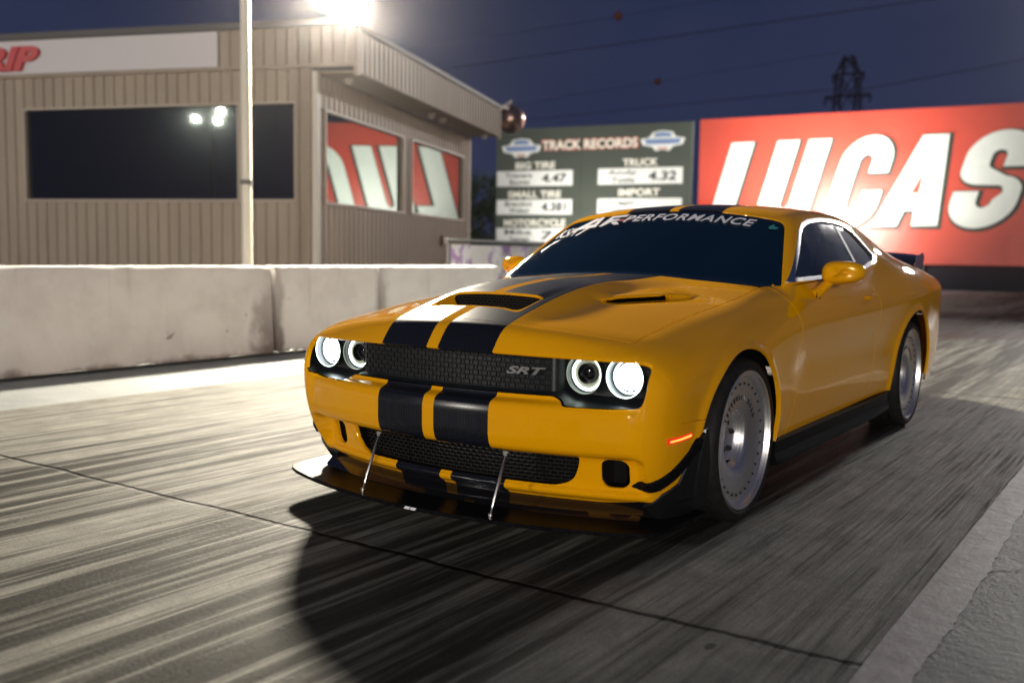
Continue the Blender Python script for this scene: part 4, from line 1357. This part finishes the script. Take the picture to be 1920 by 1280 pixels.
    def window(FRM, a0, a1, z0, z1, wall):
        m = MB(); t = .045
        FRM.box(m, a0-t, a1+t, z1, z1+t, -.06, .052); FRM.box(m, a0-t, a1+t, z0-t, z0, -.06, .058)
        FRM.box(m, a0-t, a0, z0, z1, -.06, .052); FRM.box(m, a1, a1+t, z0, z1, -.06, .052)
        w = B(m, 'window', MAT['trim'], wall)
        m = MB(); FRM.box(m, a0, a1, z0, z1, -.05, -.03); B(m, 'pane', gl, wall)
        return w
    window(FL, 1.54, 6.14, 2.04, 3.74, wl); window(FL, .40, 1.46, 2.04, 3.74, wl)
    window(FR, .36, 4.25, 2.02, 3.64, wr); window(FR, 4.83, 8.71, 2.02, 3.64, wr)
    # fascia
    ov = .80
    FRo = Frame(FR.o + FR.n*ov, FR.d, FR.n)
    m = MB(); FL.ribs(m, -ov, 1.88, 4.42, 5.06, .045); FL.box(m, -ov-.02, LL, 4.36, 4.42, -.02, .075); B(m, 'front_fascia', MAT['siding'])
    m = MB(); FRo.ribs(m, 0, LR+.1, 4.26, 4.98, .0); FRo.box(m, -.06, .02, 4.2, 5.0, -.04, .045); FRo.box(m, LR+.06, LR+.13, 4.2, 5.0, -.05, .045); B(m, 'side_fascia', MAT['siding'])
    m = MB(); FR.box(m, 0, LR+.1, 4.262, 4.29, .052, ov-.004); B(m, 'soffit', simple('soffit_tan', (.30, .235, .16), .6))
    m = MB(); FR.box(m, -.02, LR+.12, 5.0, 5.10, -LL, ov+.05); B(m, 'roof', simple('roof_edge_dark', (.06, .055, .055), .6), bevel=.01)
    m = MB(); FL.box(m, -ov-.04, LL, 5.065, 5.19, -.1, .11); B(m, 'roof_flashing', simple('flashing_dark', (.085, .075, .072), .55))
    for a, dd in ((.55, .40), (4.95, .45), (5.75, .45), (8.85, .55)):
        m = MB(); FR.box(m, a-.06, a+.06, 4.18, 4.262, dd-.06, dd+.06); FR.box(m, a-.035, a+.035, 4.14, 4.18, dd-.035, dd+.035); B(m, 'soffit_lamp', MAT['trim'])
    m = MB(); FL.box(m, 1.90, LL-.1, 4.425, 5.05, .05, .085); sg = B(m, 'sign_panel', simple('sign_white', (.62, .58, .60), .5))
    # red raised letters
    v, fz = glyphs('RIP', 1., .30, .05)
    bx = min(p[0] for p in v); bX = max(p[0] for p in v); by = min(p[1] for p in v); bY = max(p[1] for p in v)
    P = [((p[0]-bx)/(bX-bx)*1.32, (p[1]-by)/(bY-by)*.46) for p in v]; nn = len(P); m = MB()
    g = lambda u, w, d_: FL.p(7.02-u, 4.475+w, .087+d_)
    cnt = {}
    for q in fz:
        for i in range(len(q)):
            a, b_ = q[i], q[(i+1) % len(q)]; cnt.setdefault((min(a, b_), max(a, b_)), []).append((a, b_))
    m.add([g(a, b_, .06) for a, b_ in P], fz)
    m.add([g(a, b_, .06) for a, b_ in P]+[g(a, b_, 0) for a, b_ in P], [(b_, a, a+nn, b_+nn) for k, e in cnt.items() if len(e) == 1 for a, b_ in e])
    B(m, 'red_letters', simple('letter_red', (.50, .012, .02), .4), sg)
    # electrical box and conduit on the side wall
    m = MB(); FR.box(m, 6.85, 7.12, 1.30, 1.55, .036, .12); B(m, 'wall_box', simple('box_brown', (.10, .05, .04), .5), bevel=.008)
    cg = simple('conduit_grey', (.12, .11, .10), .5)
    m = MB(); FR.box(m, 8.0, 8.07, .2, 1.30, .036, .07); B(m, 'conduit', cg)
    m = MB(); FR.box(m, 8.25, 8.31, .2, 1.0, .036, .07); B(m, 'conduit', cg)
    # convex mirror globe on the fascia end
    gp = FRo.p(LR+1.15, 4.86, .05)
    gb = empty('globe_camera', gp); tag(gb, 'round reddish mirrored globe on a bracket at the end of the roof fascia', 'globe')
    m = MB(); prof = []
    for i in range(25):
        a = PI*i/24; prof.append((-math.cos(a)*.40, max(math.sin(a)*.40, .0005)))
    m.lathe(prof, 40, Matrix.Rotation(PI/2, 4, 'Y')); m.build('globe', simple('globe_metal', (.42, .27, .23), .30, .9), gb, smooth=True)
    m = MB(); w = Vector(FRo.p(LR+.10, 4.98, 0))-Vector(gp); m.tube([w, w+Vector(FR.d)*.5+Vector((0, 0, .16)), Vector((0, 0, .50)), Vector((0, 0, .36))], .035, 8)
    m.box(w+Vector(FR.d)*.28+Vector((0, 0, .08)), (.22, .35, .07)); m.build('bracket', MAT['trim'], gb)
    # ---- light pole with the big floodlight
    pl = empty('light_pole', (-8., 4.93, 0)); tag(pl, 'slim pale light pole standing in front of the office building', 'light pole')
    m = MB(); m.tube([(0, 0, 0), (0, 0, 3), (0, 0, 6.1)], [.075, .068, .060], 20); m.build('shaft', MAT['pole'], pl, smooth=True)
    m = MB(); m.tube([(0, 0, 0), (0, 0, .03)], .16, 16); m.build('base_plate', MAT['fixture'], pl)
    m = MB(); m.tube([(0, 0, 6.0), (-.06, .9, 6.02), (-.16, 2.05, 5.9)], .035, 10); m.build('arm', MAT['pole'], pl, smooth=True)
    m = MB(); m.tube([(0, 0, 1.98), (0, 0, 2.04)], .082, 16); m.build('collar', MAT['fixture'], pl)
    m = MB(); m.tube([(-.16, 1.95, 5.9), (-.18, 1.98, 5.25)], .025, 8); m.build('drop_rod', MAT['fixture'], pl)
    flood('floodlight', (-8.14, 6.86, 4.98), (0.3, -1.2, .2), (.74, .70), 160., 'glaring white floodlight hanging above the office building corner', None, PW['A'], .42, 150, (1, .90, .72))
    # ---- pole lights outside the frame (near: mirrored in the office window; right: added fill)
    for nm, lx, ly, lz, ex, n_, pw in (('near', -23.7, -46, 10.7, 10, 3, PW['C']/3), ('right', 28, -42, 6.4, 30, 3, PW['C2']/3), ('far', 3.6, 76, 19, 60, 3, PW['B']/3)):
        tp = empty('floodlight_tower', (lx, ly, 0))
        tag(tp, 'tall steel lighting tower ' + ('behind the viewer, mirrored in the long office window' if nm == 'near' else 'added far behind the viewer on the return-lane side as unseen fill light' if nm == 'right' else 'beside the return lane, just past the right edge of the frame' if nm == 'mid' else 'far down the track beyond the right edge of the frame'), 'light pole')
        m = MB(); m.tube([(0, 0, 0), (0, 0, lz+.4)], [.22, .12], 14); m.build('shaft', MAT['fixture'], tp, smooth=True)
        m = MB(); m.tube([(-1.7, 0, lz+.1), (1.7, 0, lz+.1)], .06, 8); m.build('crossbar', MAT['fixture'], tp)
        offs = [(-1.05, -.25), (.70, .32), (.50, -.36)] if nm == 'near' else [(-1.5, 0), (0, .1), (1.5, 0)]
        if nm == 'mid': offs = [(0, 0)]
        for i, (ox, oz) in enumerate(offs):
            flood('floodlight', (lx+ox, ly+(.25 if nm in ('near', 'right') else -.25), lz+oz), (0, 3, .5), ((.30, .20) if nm == 'near' else (.6, .42)), ex,
                  ['left', 'middle', 'right'][i]+' floodlight on the tower '+{'near': 'behind the viewer', 'right': 'added behind the viewer on the return-lane side as fill light', 'mid': 'beside the return lane', 'far': 'far down the track'}[nm], 'floodlights on the towers', pw, {'near': .14, 'right': .35, 'far': 1.1}[nm], 100, (1, .93, .82) if nm in ('near', 'right') else (1, .96, .90))
    # ---- boards
    sb = dvec(80); nb = Vector((math.cos(math.radians(-80)), math.sin(math.radians(-80)), 0))
    FBd = Frame((-14.649, 34.547, 0), sb, nb)
    bann = empty('advertising_banner', FBd.p(0, 0)); inv = -Vector(FBd.p(0, 0))
    tag(bann, 'huge red advertising banner with white slanted LUCAS lettering behind the car', 'banner')
    def BB(mb, name, mat, par, inv_, **k):
        mb.v = [tuple(Vector(p)+inv_) for p in mb.v]; return mb.build(name, mat, par, **k)
    red = banner_mat('banner_red', (.50, .050, .026))
    m = MB(); nx, nz = 60, 14; v = []; f = []; rn = random.Random(2)
    for i in range(nx+1):
        for j in range(nz+1):
            a = 22.*i/nx; z = .98+5.86*j/nz+.008*a*(j/nz)
            v.append(FBd.p(a, z, .02*math.sin(a*1.7)+.015*math.sin(a*.6+z)))
    for i in range(nx):
        for j in range(nz): f.append((i*(nz+1)+j, (i+1)*(nz+1)+j, (i+1)*(nz+1)+j+1, i*(nz+1)+j+1))
    m.add(v, f); BB(m, 'cloth', red, bann, inv, smooth=True)
    m = MB()
    pg = simple('post_grey', (.16, .16, .15), .6)
    for a in (.15, 4.3, 4.9, 8.8, 12.6, 16.8, 21.5):
        m = MB(); FBd.box(m, a-.07, a+.07, 0, 6.82, -.30, -.12); BB(m, 'frame_post', pg, bann, inv)
    m = MB(); FBd.box(m, 0, 22, .0, .98, -.42, -.38); BB(m, 'dark_void_sheet', simple('void_dark', (.010, .008, .014), .9), bann, inv)  # near-black sheet added as the unlit void below the banner
    m = MB(); FBd.box(m, -.02, 22, 6.83, 6.88, -.25, -.12); BB(m, 'top_rail', simple('post_dark', (.05, .05, .05), .6), bann, inv)
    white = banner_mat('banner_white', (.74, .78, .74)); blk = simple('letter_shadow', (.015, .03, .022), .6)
    z0, H, sl = 2.38, 3.46, .28
    def arcp(cx, cy, rx, ry, a0, a1, n=18): return [(cx+rx*math.cos(math.radians(a0+(a1-a0)*i/n)), cy+ry*math.sin(math.radians(a0+(a1-a0)*i/n))) for i in range(n+1)]
    Ls = {}
    Ls['L'] = [(.37, 0), (.37, 1), (1.33, 1), (1.33, .24), (2.15, .24), (2.15, 0)]
    u0, u1 = 2.30, 4.48
    Ls['U'] = [(u0, 1)] + [(u0, .27)] + arcp((u0+u1)/2, .27, (u1-u0)/2, .29, 180, 360)[1:-1] + [(u1, .27), (u1, 1), (u1-.90, 1), (u1-.90, .28)] + arcp((u0+u1)/2, .28, (u1-u0)/2-.90, .07, 360, 180, 8)[1:-1] + [(u0+.90, .28), (u0+.90, 1)]
    c0, c1 = 5.12, 7.10; cm = (c0+c1)/2
    Ls['C'] = [(c1, .60)] + [(c1, .73)] + arcp(cm, .73, (c1-c0)/2, .29, 0, 180)[1:] + arcp(cm, .27, (c1-c0)/2, .29, 180, 360)[:] + [(c1, .40), (c1-.74, .40), (c1-.74, .27)] + arcp(cm, .27, (c1-c0)/2-.74, .08, 360, 180, 8)[1:] + arcp(cm, .73, (c1-c0)/2-.74, .08, 180, 0, 8) + [(c1-.74, .60)]
    Ls['A'] = [(7.17, 0), (7.95, 1), (8.90, 1), (9.62, 0), (8.66, 0), (8.56, .17), (8.20, .17), (8.10, 0)]
    s0, s1 = 9.78, 12.15; sm = (s0+s1)/2; hw = (s1-s0)/2
    Ls['S'] = [(s1, .63), (s1, .74)] + arcp(sm, .74, hw, .28, 0, 180)[1:] + [(s0, .62)] + arcp(s0+.78, .60, .78, .16, 180, 262, 8) + arcp(s1-.86, .36, .22, .07, 80, -10, 5)+ [(s1-.62-.30, .27)] + arcp(sm, .27, .28, .08, 0, -180, 8) + [(sm-.28, .37), (s0, .37), (s0, .26)] + arcp(sm, .26, hw, .29, 180, 360)[1:] + [(s1, .34)] + arcp(s1-.80, .36, .80, .17, 0, 82, 8) + arcp(s0+1.12, .68, .20, .07, 260, 170, 5) + arcp(sm, .75, .26, .06, 180, 0, 8) + [(sm+.26, .63)]
    def letter(poly, off, mat, name, grow=0, dx=0, dz=0, par=bann):
        pts = []; n = len(poly)
        if grow:
            P = [Vector((a, b_*H)) for a, b_ in poly]; A = sum(P[i].x*P[(i+1) % n].y-P[(i+1) % n].x*P[i].y for i in range(n)); sg_ = 1 if A > 0 else -1
            for i in range(n):
                e1 = (P[i]-P[i-1]); e2 = (P[(i+1) % n]-P[i]); 
                n1 = Vector((e1.y, -e1.x)).normalized() if e1.length > 1e-6 else Vector((0, 0)); n2 = Vector((e2.y, -e2.x)).normalized() if e2.length > 1e-6 else n1
                q = (n1+n2); q = q.normalized() if q.length > 1e-3 else n1
                k = grow/max(.5, q.dot(n1)); pts.append((P[i].x+q.x*k*sg_, (P[i].y+q.y*k*sg_)/H))
        else: pts = poly
        V, Fz = refine([(a, b_*H, 0) for a, b_ in pts], tess([(a, b_*H) for a, b_ in pts]), .5)
        m = MB(); w = lambda a: .02*math.sin(a*1.7)+.015*math.sin(a*.6+3)
        m.add([FBd.p(a*.962+.03+sl*b_+dx, z0+b_+dz+.008*a, off+.03+w(a+sl*b_)) for a, b_, _ in V], Fz)
        return BB(m, name, mat, par, inv)
    for k in 'LUCAS':
        lo = letter(Ls[k], .012, white, 'letter')
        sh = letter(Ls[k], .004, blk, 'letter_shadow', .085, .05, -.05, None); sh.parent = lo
        if k == 'A':
            hole = [(8.22, .36), (8.44, .60), (8.52, .36)]
            h = letter(hole, .020, red, 'counter', 0); h.parent = lo
    # ---- scoreboard
    sc = empty('track_records_board', FBd.p(-9.45, 0)); inv2 = -Vector(FBd.p(-9.45, 0))
    tag(sc, 'dark green track records board with white name plates, left of the red banner', 'scoreboard')
    gb_ = banner_mat('board_green', (.050, .062, .050), .5, .1)
    m = MB(); FBd.box(m, -9.45, -.30, 1.3, 6.80, -.12, 0); BB(m, 'panel', gb_, sc, inv2, bevel=.01)
    for a in (-9.2, -4.9, -.5):
        m = MB(); FBd.box(m, a-.09, a+.09, 0, 6.7, -.30, -.125); BB(m, 'post', MAT['fixture'], sc, inv2)
    m = MB(); FBd.box(m, -5.29, -5.27, 1.32, 6.78, .0, .006); BB(m, 'seam', blk, sc, inv2)
    wp = simple('plate_white', (.72, .74, .72), .5); ink = simple('plate_ink', (.02, .022, .03), .6); cream = simple('title_white', (.78, .76, .68), .5); orng = simple('title_red', (.45, .07, .03), .5)
    def bt(name, txt, a0, z0_, w, h, mat, off=.010, bold=.02, shear=0., par=sc):
        o = map_text(name, txt, lambda u, v_: tuple(Vector(FBd.p(a0+u, z0_+v_, off))+inv2), mat, par, fit=(w, h), offset=bold, shear=shear, mx=.6)
        return o
    t_ = bt('title', 'TRACK RECORDS', -7.15, 5.80, 4.45, .42, cream, .014, .03)
    bt('title_outline', 'TRACK RECORDS', -7.20, 5.755, 4.55, .51, orng, .008, .06, 0, t_)
    def plate(a0, a1, z0_, z1, l1, l2, num):
        m = MB(); FBd.box(m, a0, a1, z0_, z1, 0, .022); p_ = BB(m, 'name_plate', wp, sc, inv2)
        w = a1-a0
        bt('plate_text', l1, a0+.42, z0_+.37, w*.36, .23, ink, .028, .02, 0, p_); bt('plate_text', l2, a0+.62, z0_+.07, w*.28, .23, ink, .028, .02, 0, p_)
        if num: bt('plate_number', num, a0+w*.60, z0_+.14, w*.33, .40, ink, .028, .03, .1, p_)
    for (c_, a, b1, zt_) in (('BIG TIRE', -8.46, -6.51, 4.95), ('SMALL TIRE', -8.82, -6.21, 3.66), ('MOTORCYCLE', -9.01, -5.97, 2.38), ('TRUCK', -3.35, -1.77, 4.97), ('IMPORT', -3.52, -1.66, 3.69), ('STREET', -3.5, -1.7, 2.40)):
        if c_ != 'STREET': bt('class_name', c_, a, zt_+.03, b1-a, .32, cream, .010, .03)
    plate(-9.38, -5.67, 4.22, 4.90, 'Travers', 'Scott', '4.47'); plate(-9.38, -5.67, 2.94, 3.61, 'Brandon', 'Weber', '4.381'); plate(-9.38, -5.67, 1.66, 2.33, 'Mike', 'Testamant', '7.1')
    plate(-4.47, -.69, 4.23, 4.92, 'Andy', 'Tuttle', '4.32'); plate(-4.47, -.69, 2.94, 3.62, 'Grigger', 'Import', '')
    for ac, zc in ((-8.18, 5.92), (-1.60, 6.03)):        # two winged badges
        def el(rx, rz, pts=28, sup=1.): return [(ac+rx*math.copysign(abs(math.cos(2*PI*i/pts))**sup, math.cos(2*PI*i/pts)), zc+rz*math.copysign(abs(math.sin(2*PI*i/pts))**sup, math.sin(2*PI*i/pts))) for i in range(pts)]
        m = MB(); P = [(-.98, .10), (-.60, .16), (-.42, .38), (0, .44), (.42, .38), (.60, .16), (.98, .10), (.88, -.16), (.46, -.24), (.30, -.42), (0, -.36), (-.30, -.42), (-.46, -.24), (-.88, -.16)]
        m.add([FBd.p(ac+a, zc+b_, .016) for a, b_ in P], [tuple(range(len(P)))]); bg = BB(m, 'emblem', wp, sc, inv2)
        m = MB()
        m.add([FBd.p(ac+a, zc+b_, .021) for a, b_ in ((-.80, .09), (.80, .09), (.72, -.13), (-.72, -.13))], [(0, 1, 2, 3)])
        m.add([FBd.p(ac+a, zc+b_, .021) for a, b_ in ((-.34, .33), (0, .38), (.34, .33), (.40, .17), (-.40, .17))], [(0, 1, 2, 3, 4)])
        BB(m, 'emblem_band', simple('emblem_blue', (.16, .24, .44), .5), bg, inv2)
        m = MB(); m.add([FBd.p(ac+a, zc+b_, .022) for a, b_ in ((-.24, -.28), (.24, -.28), (.20, -.35), (0, -.33), (-.20, -.35))], [(0, 1, 2, 3, 4)]); BB(m, 'emblem_scroll', orng, bg, inv2)
    # ---- board floodlights on low stands hidden by the car; farther pair is added fill
    for i, (a, dist, z, tz, pw, em, lab) in enumerate(((5.2, 6.0, 2.45, 4.3, PW['D1'], 20., 'low floodlight lighting the middle of the red banner from the ground'), (-4.7, 4.6, .75, 3.6, PW['D1']*.30, 20., 'low floodlight lighting the track records board from the ground'),
                                          (3.4, 15, .8, 4., PW['D2'], 20., 'added low floodlight farther from the red banner, evening the light on its left half'), (11.5, 14, .5, 4., PW['D2']*.55, 20., 'added low floodlight farther from the red banner, evening the light on its right half'))):
        if i == 3: a, dist = 6.6, 17.5
        p0 = FBd.p(a, z, dist); aim = FBd.p(a if i < 2 else (1.5 if i == 2 else 11.5), tz, 0)
        fo = flood('floodlight', p0, aim, (.40, .30), em, lab, 'floodlights in front of the boards', pw, .15, 112 if i < 2 else 150)
        m = MB(); m.tube([(0, 0, -z), (0, 0, .2)], .025, 8); m.box((0, 0, -z+.02), (.4, .4, .03)); m.build('stand', MAT['fixture'], fo)
    # ---- banner fence beyond the barrier
    fe = empty('banner_fence', (-6.6, 7.6, 0)); tag(fe, 'low rail fence hung with a white and purple printed cloth, beyond the barrier end', 'fence')
    fm, nt, b = new_mat('printed_cloth'); co = objco(nt); n1 = noise(nt, co, 3.2, 3, .5, .5); n2 = noise(nt, co, 1.7, 2)
    c = mixc(nt, smooth_mask(nt, n1, .50, .60), (.66, .66, .68), (.34, .22, .46)); c = mixc(nt, smooth_mask(nt, n2, .58, .64), c, (.75, .78, .76)); L(nt, c, b.inputs['Base Color'])
    v = []; f = []
    for i in range(61):
        for j in range(5): v.append((.03*math.sin(i*.8)-.02, i*.10, 0.34+.90*j/4))
    for i in range(60):
        for j in range(4): f.append((i*5+j, i*5+5+j, i*5+6+j, i*5+1+j))
    mesh_obj('cloth', v, f, fm, fe, smooth=True)
    m = MB(); m.tube([(-.04, -.1, 1.30), (-.04, 6.1, 1.30)], .028, 8); m.build('rail', MAT['fixture'], fe)
    for i in range(4):
        m = MB(); m.tube([(-.06, i*2., 0), (-.06, i*2., 1.34)], .03, 8); m.build('post', MAT['fixture'], fe)
    # ---- lattice pylon and wires
    py = empty('pylon', (2.39-.276*118, -3.84+.961*118, 0)); tag(py, 'dark steel lattice pylon rising behind the red banner', 'pylon')
    pm = simple('pylon_steel', (.055, .05, .065), .7, .1)
    m = MB(); hs = [(0, 2.3), (8, 1.8), (14, 1.4), (18, 1.2), (22, 1.05), (24, .4)]
    cs = [(1, 1), (1, -1), (-1, -1), (-1, 1)]
    for (h0, w0), (h1, w1) in zip(hs[:-1], hs[1:]):
        k = max(1, int((h1-h0)/2.4))
        for q in range(k):
            a0, a1 = h0+(h1-h0)*q/k, h0+(h1-h0)*(q+1)/k; b0 = w0+(w1-w0)*q/k; b1 = w0+(w1-w0)*(q+1)/k
            for i in range(4):
                c_, d_ = cs[i], cs[(i+1) % 4]
                m.tube([(c_[0]*b0, c_[1]*b0, a0), (c_[0]*b1, c_[1]*b1, a1)], .11, 4, False)
                m.tube([(c_[0]*b0, c_[1]*b0, a0), (d_[0]*b1, d_[1]*b1, a1)], .07, 4, False); m.tube([(d_[0]*b0, d_[1]*b0, a0), (c_[0]*b1, c_[1]*b1, a1)], .07, 4, False)
    m.build('tower', pm, py)
    for z, w, drop in ((19.6, 2.5, 0), (22.0, 1.7, 0)):
        m = MB(); m.tube([(-w, 0, z), (w, 0, z)], .14, 5)
        for s in (1, -1): m.tube([(s*w, 0, z), (s*w*.3, 0, z-.9)], .08, 4); m.tube([(s*w, 0, z), (s*w, 0, z-.9)], .12, 6)
        m.build('crossarm', pm, py)
    wm = simple('cable', (.02, .02, .022), .6)
    cam = Vector((2.3866, -3.8426, 1.0948))
    def P3(d, D): return cam + Vector(d)*D
    wires = [((-.6096, .7927, .1883), 128, (-.2111, .9775, .2413), 92, 'upper'), ((-.5566, .8308, .1366), 160, (-.2851, .9585, .1635), 119, 'lower left'), ((-.2700, .9630, .1610), 119, (-.1101, .9935, .1832), 100, 'lower right'),
             ((-.6300, .7766, .2080), 128, (-.3600, .9330, .2570), 100, 'ball'), ((-.5566, .8308, .1535), 150, (-.2851, .9585, .1980), 119, 'ball2')]
    ends = []
    for a, Da, b_, Db, nm in wires:
        p, q = P3(a, Da), P3(b_, Db); dv = q-p; p2 = p-dv*(1.0 if 'right' not in nm else 0); q2 = q+dv*(.8 if 'left' not in nm and nm != 'ball2' else 0)
        pts = []
        for i in range(21):
            t = i/20; w = p2.lerp(q2, t); pts.append(w)
        m = MB(); m.tube(pts, .045 if 'ball' not in nm else .022, 5, False)
        o = m.build('power_line', wm); tag(o, {'upper': 'highest thick power line crossing the night sky', 'lower left': 'power line running left from the pylon', 'lower right': 'power line running right from the pylon', 'ball': 'thin wire carrying the higher orange marker ball', 'ball2': 'thin wire above the scoreboard carrying the lower orange marker ball'}[nm], 'power line', 'power lines crossing the sky')
        ends.append((p, q))
    og = simple('marker_orange', (.50, .12, .035), .5)
    for i, (px_dir, D, lab) in enumerate((((-.4795, .8776, .2301), 0, 'higher of the two orange marker balls on the wires'), ((-.4449, .8956, .1744), 1, 'lower of the two orange marker balls on the wires'))):
        p, q = ends[3+i]; best = min((p.lerp(q, t/400) for t in range(401)), key=lambda w: ((w-cam).normalized()-Vector(px_dir).normalized()).length)
        m = MB(); pr = [(-math.cos(PI*k/12)*.46, max(.001, math.sin(PI*k/12)*.46)) for k in range(13)]; m.lathe(pr, 20); m.lathe([(-.55, .06), (.55, .06)], 10)
        o = m.build('marker_ball', og, smooth=True); o.location = best; tag(o, lab, 'marker ball', 'marker balls on the wires')
    # ---- trees
    for i, (x, y, h, r, lab) in enumerate(((-31.5, 44, 5.9, 2.3, 'dark leafy tree between the office building and the records board'), (-36, 47, 6.2, 2.8, 'darker leafy tree mostly hidden behind the office building corner'))):
        tree((x, y, 0), h, r, i, lab)

def tree(loc, h, r, seed, lab):
    rn = random.Random(seed+11); t = empty('tree', loc); tag(t, lab, 'tree', 'trees behind the office building')
    if 'leaf' not in MAT:
        m, nt, b = new_mat('leaf'); co = objco(nt); c = ramp(nt, noise(nt, co, 1.5, 4), [(.3, (.02, .045, .012)), (.7, (.06, .12, .03))]); L(nt, c, b.inputs['Base Color']); b.inputs['Roughness'].default_value = .6; MAT['leaf'] = m
        MAT['bark'] = simple('bark', (.05, .035, .025), .9)
    m = MB(); m.tube([(0, 0, 0), (.1, 0, h*.25), (0, .1, h*.5), (0, 0, h*.8)], [.22, .17, .11, .03], 10)
    for k in range(9):
        a = rn.uniform(0, 2*PI); z = h*rn.uniform(.25, .6); m.tube([(0, 0, z), (math.cos(a)*r*.4, math.sin(a)*r*.4, z+h*.12), (math.cos(a)*r*.8, math.sin(a)*r*.8, z+h*.22)], [.08, .05, .015], 6)
    m.build('trunk', MAT['bark'], t, smooth=True)
    v = []; f = []
    for k in range(46):
        a = rn.uniform(0, 2*PI); q = r*math.sqrt(rn.random())*.9; zc = h*rn.uniform(.22, .95); q *= 1-.6*max(0, zc/h-.55)/.45
        c = Vector((math.cos(a)*q, math.sin(a)*q, zc)); rc = rn.uniform(.45, .85)
        for l in range(120):
            d = Vector((rn.gauss(0, 1), rn.gauss(0, 1), rn.gauss(0, .8))).normalized()*rc*rn.random()**.4; p = c+d
            n = Vector((rn.gauss(0, 1), rn.gauss(0, 1), rn.gauss(0, 1))).normalized(); u = n.orthogonal().normalized(); w = n.cross(u); s = rn.uniform(.06, .13)
            b = len(v); v += [p+u*s, p+w*s*.5, p-u*s, p-w*s*.5]; f.append((b, b+1, b+2, b+3))
    mesh = bpy.data.meshes.new('crown'); mesh.from_pydata([tuple(q) for q in v], [], f); mesh.update(); add_obj('crown', mesh, MAT['leaf'], t)

def build_haze():
    m = bpy.data.materials.new('haze'); m.use_nodes = True; nt = m.node_tree
    nt.nodes.remove(nt.nodes['Principled BSDF'])
    v = N(nt, 'ShaderNodeVolumePrincipled'); v.inputs['Density'].default_value = .00033; v.inputs['Anisotropy'].default_value = .955
    v.inputs['Color'].default_value = (.92, .90, .95, 1); L(nt, v.outputs[0], nt.nodes['Material Output'].inputs['Volume'])
    o = MB().box((0, 0, 14.5), (600, 600, 31.0)).build('haze', m); o['kind'] = 'stuff'

def build_world():
    w = bpy.data.worlds.new('World'); SC.world = w; w.use_nodes = True; nt = w.node_tree; bg = nt.nodes['Background']
    t = N(nt, 'ShaderNodeTexCoord'); sx = N(nt, 'ShaderNodeSeparateXYZ'); L(nt, t.outputs['Generated'], sx.inputs[0])
    c = ramp(nt, sx.outputs[2], [(0., (.026, .030, .068)), (.10, (.020, .027, .068)), (.30, (.016, .024, .060)), (.7, (.012, .020, .050)), (1, (.008, .014, .036))])
    q = N(nt, 'ShaderNodeMapping'); q.inputs['Scale'].default_value = (1, 1, 2.6); L(nt, t.outputs['Generated'], q.inputs[0])
    n = noise(nt, q.outputs[0], 2.2, 4, .55, .4)
    c = mixc(nt, math_(nt, 'MULTIPLY', smooth_mask(nt, n, .42, .72), .45), c, (.036, .040, .085))
    L(nt, c, bg.inputs[0]); bg.inputs[1].default_value = 1.0
    v = SC.view_settings; v.view_transform = 'Standard'; v.look = 'None'; v.gamma = 1; v.exposure = 0; v.use_curve_mapping = False
# ------------------------------------------------------------------ camera
def make_camera():
    cd = bpy.data.cameras.new('camera'); co = bpy.data.objects.new('camera', cd); COL.objects.link(co)
    yaw, pitch, roll, F = -.603, -.0885, .0152, 1821.4
    f = Vector((math.sin(yaw)*math.cos(pitch), math.cos(yaw)*math.cos(pitch), math.sin(pitch)))
    r = Vector((math.cos(yaw), -math.sin(yaw), 0)); u = r.cross(f)
    r2 = r*math.cos(roll)+u*math.sin(roll); u2 = -r*math.sin(roll)+u*math.cos(roll)
    M = Matrix((r2, u2, -f)).transposed().to_4x4(); M.translation = Vector((2.3866, -3.8426, 1.0948))
    co.matrix_world = M
    cd.sensor_width = 36; cd.lens = F/1920*36; cd.clip_start = .05; cd.clip_end = 3000
    cd.dof.use_dof = True; cd.dof.focus_distance = 4.15; cd.dof.aperture_fstop = 1.6
    SC.camera = co
# ------------------------------------------------------------------ run
make_camera()
build_world()
build_place()
build_haze()
car, PT = build_car()
build_details(car, PT)
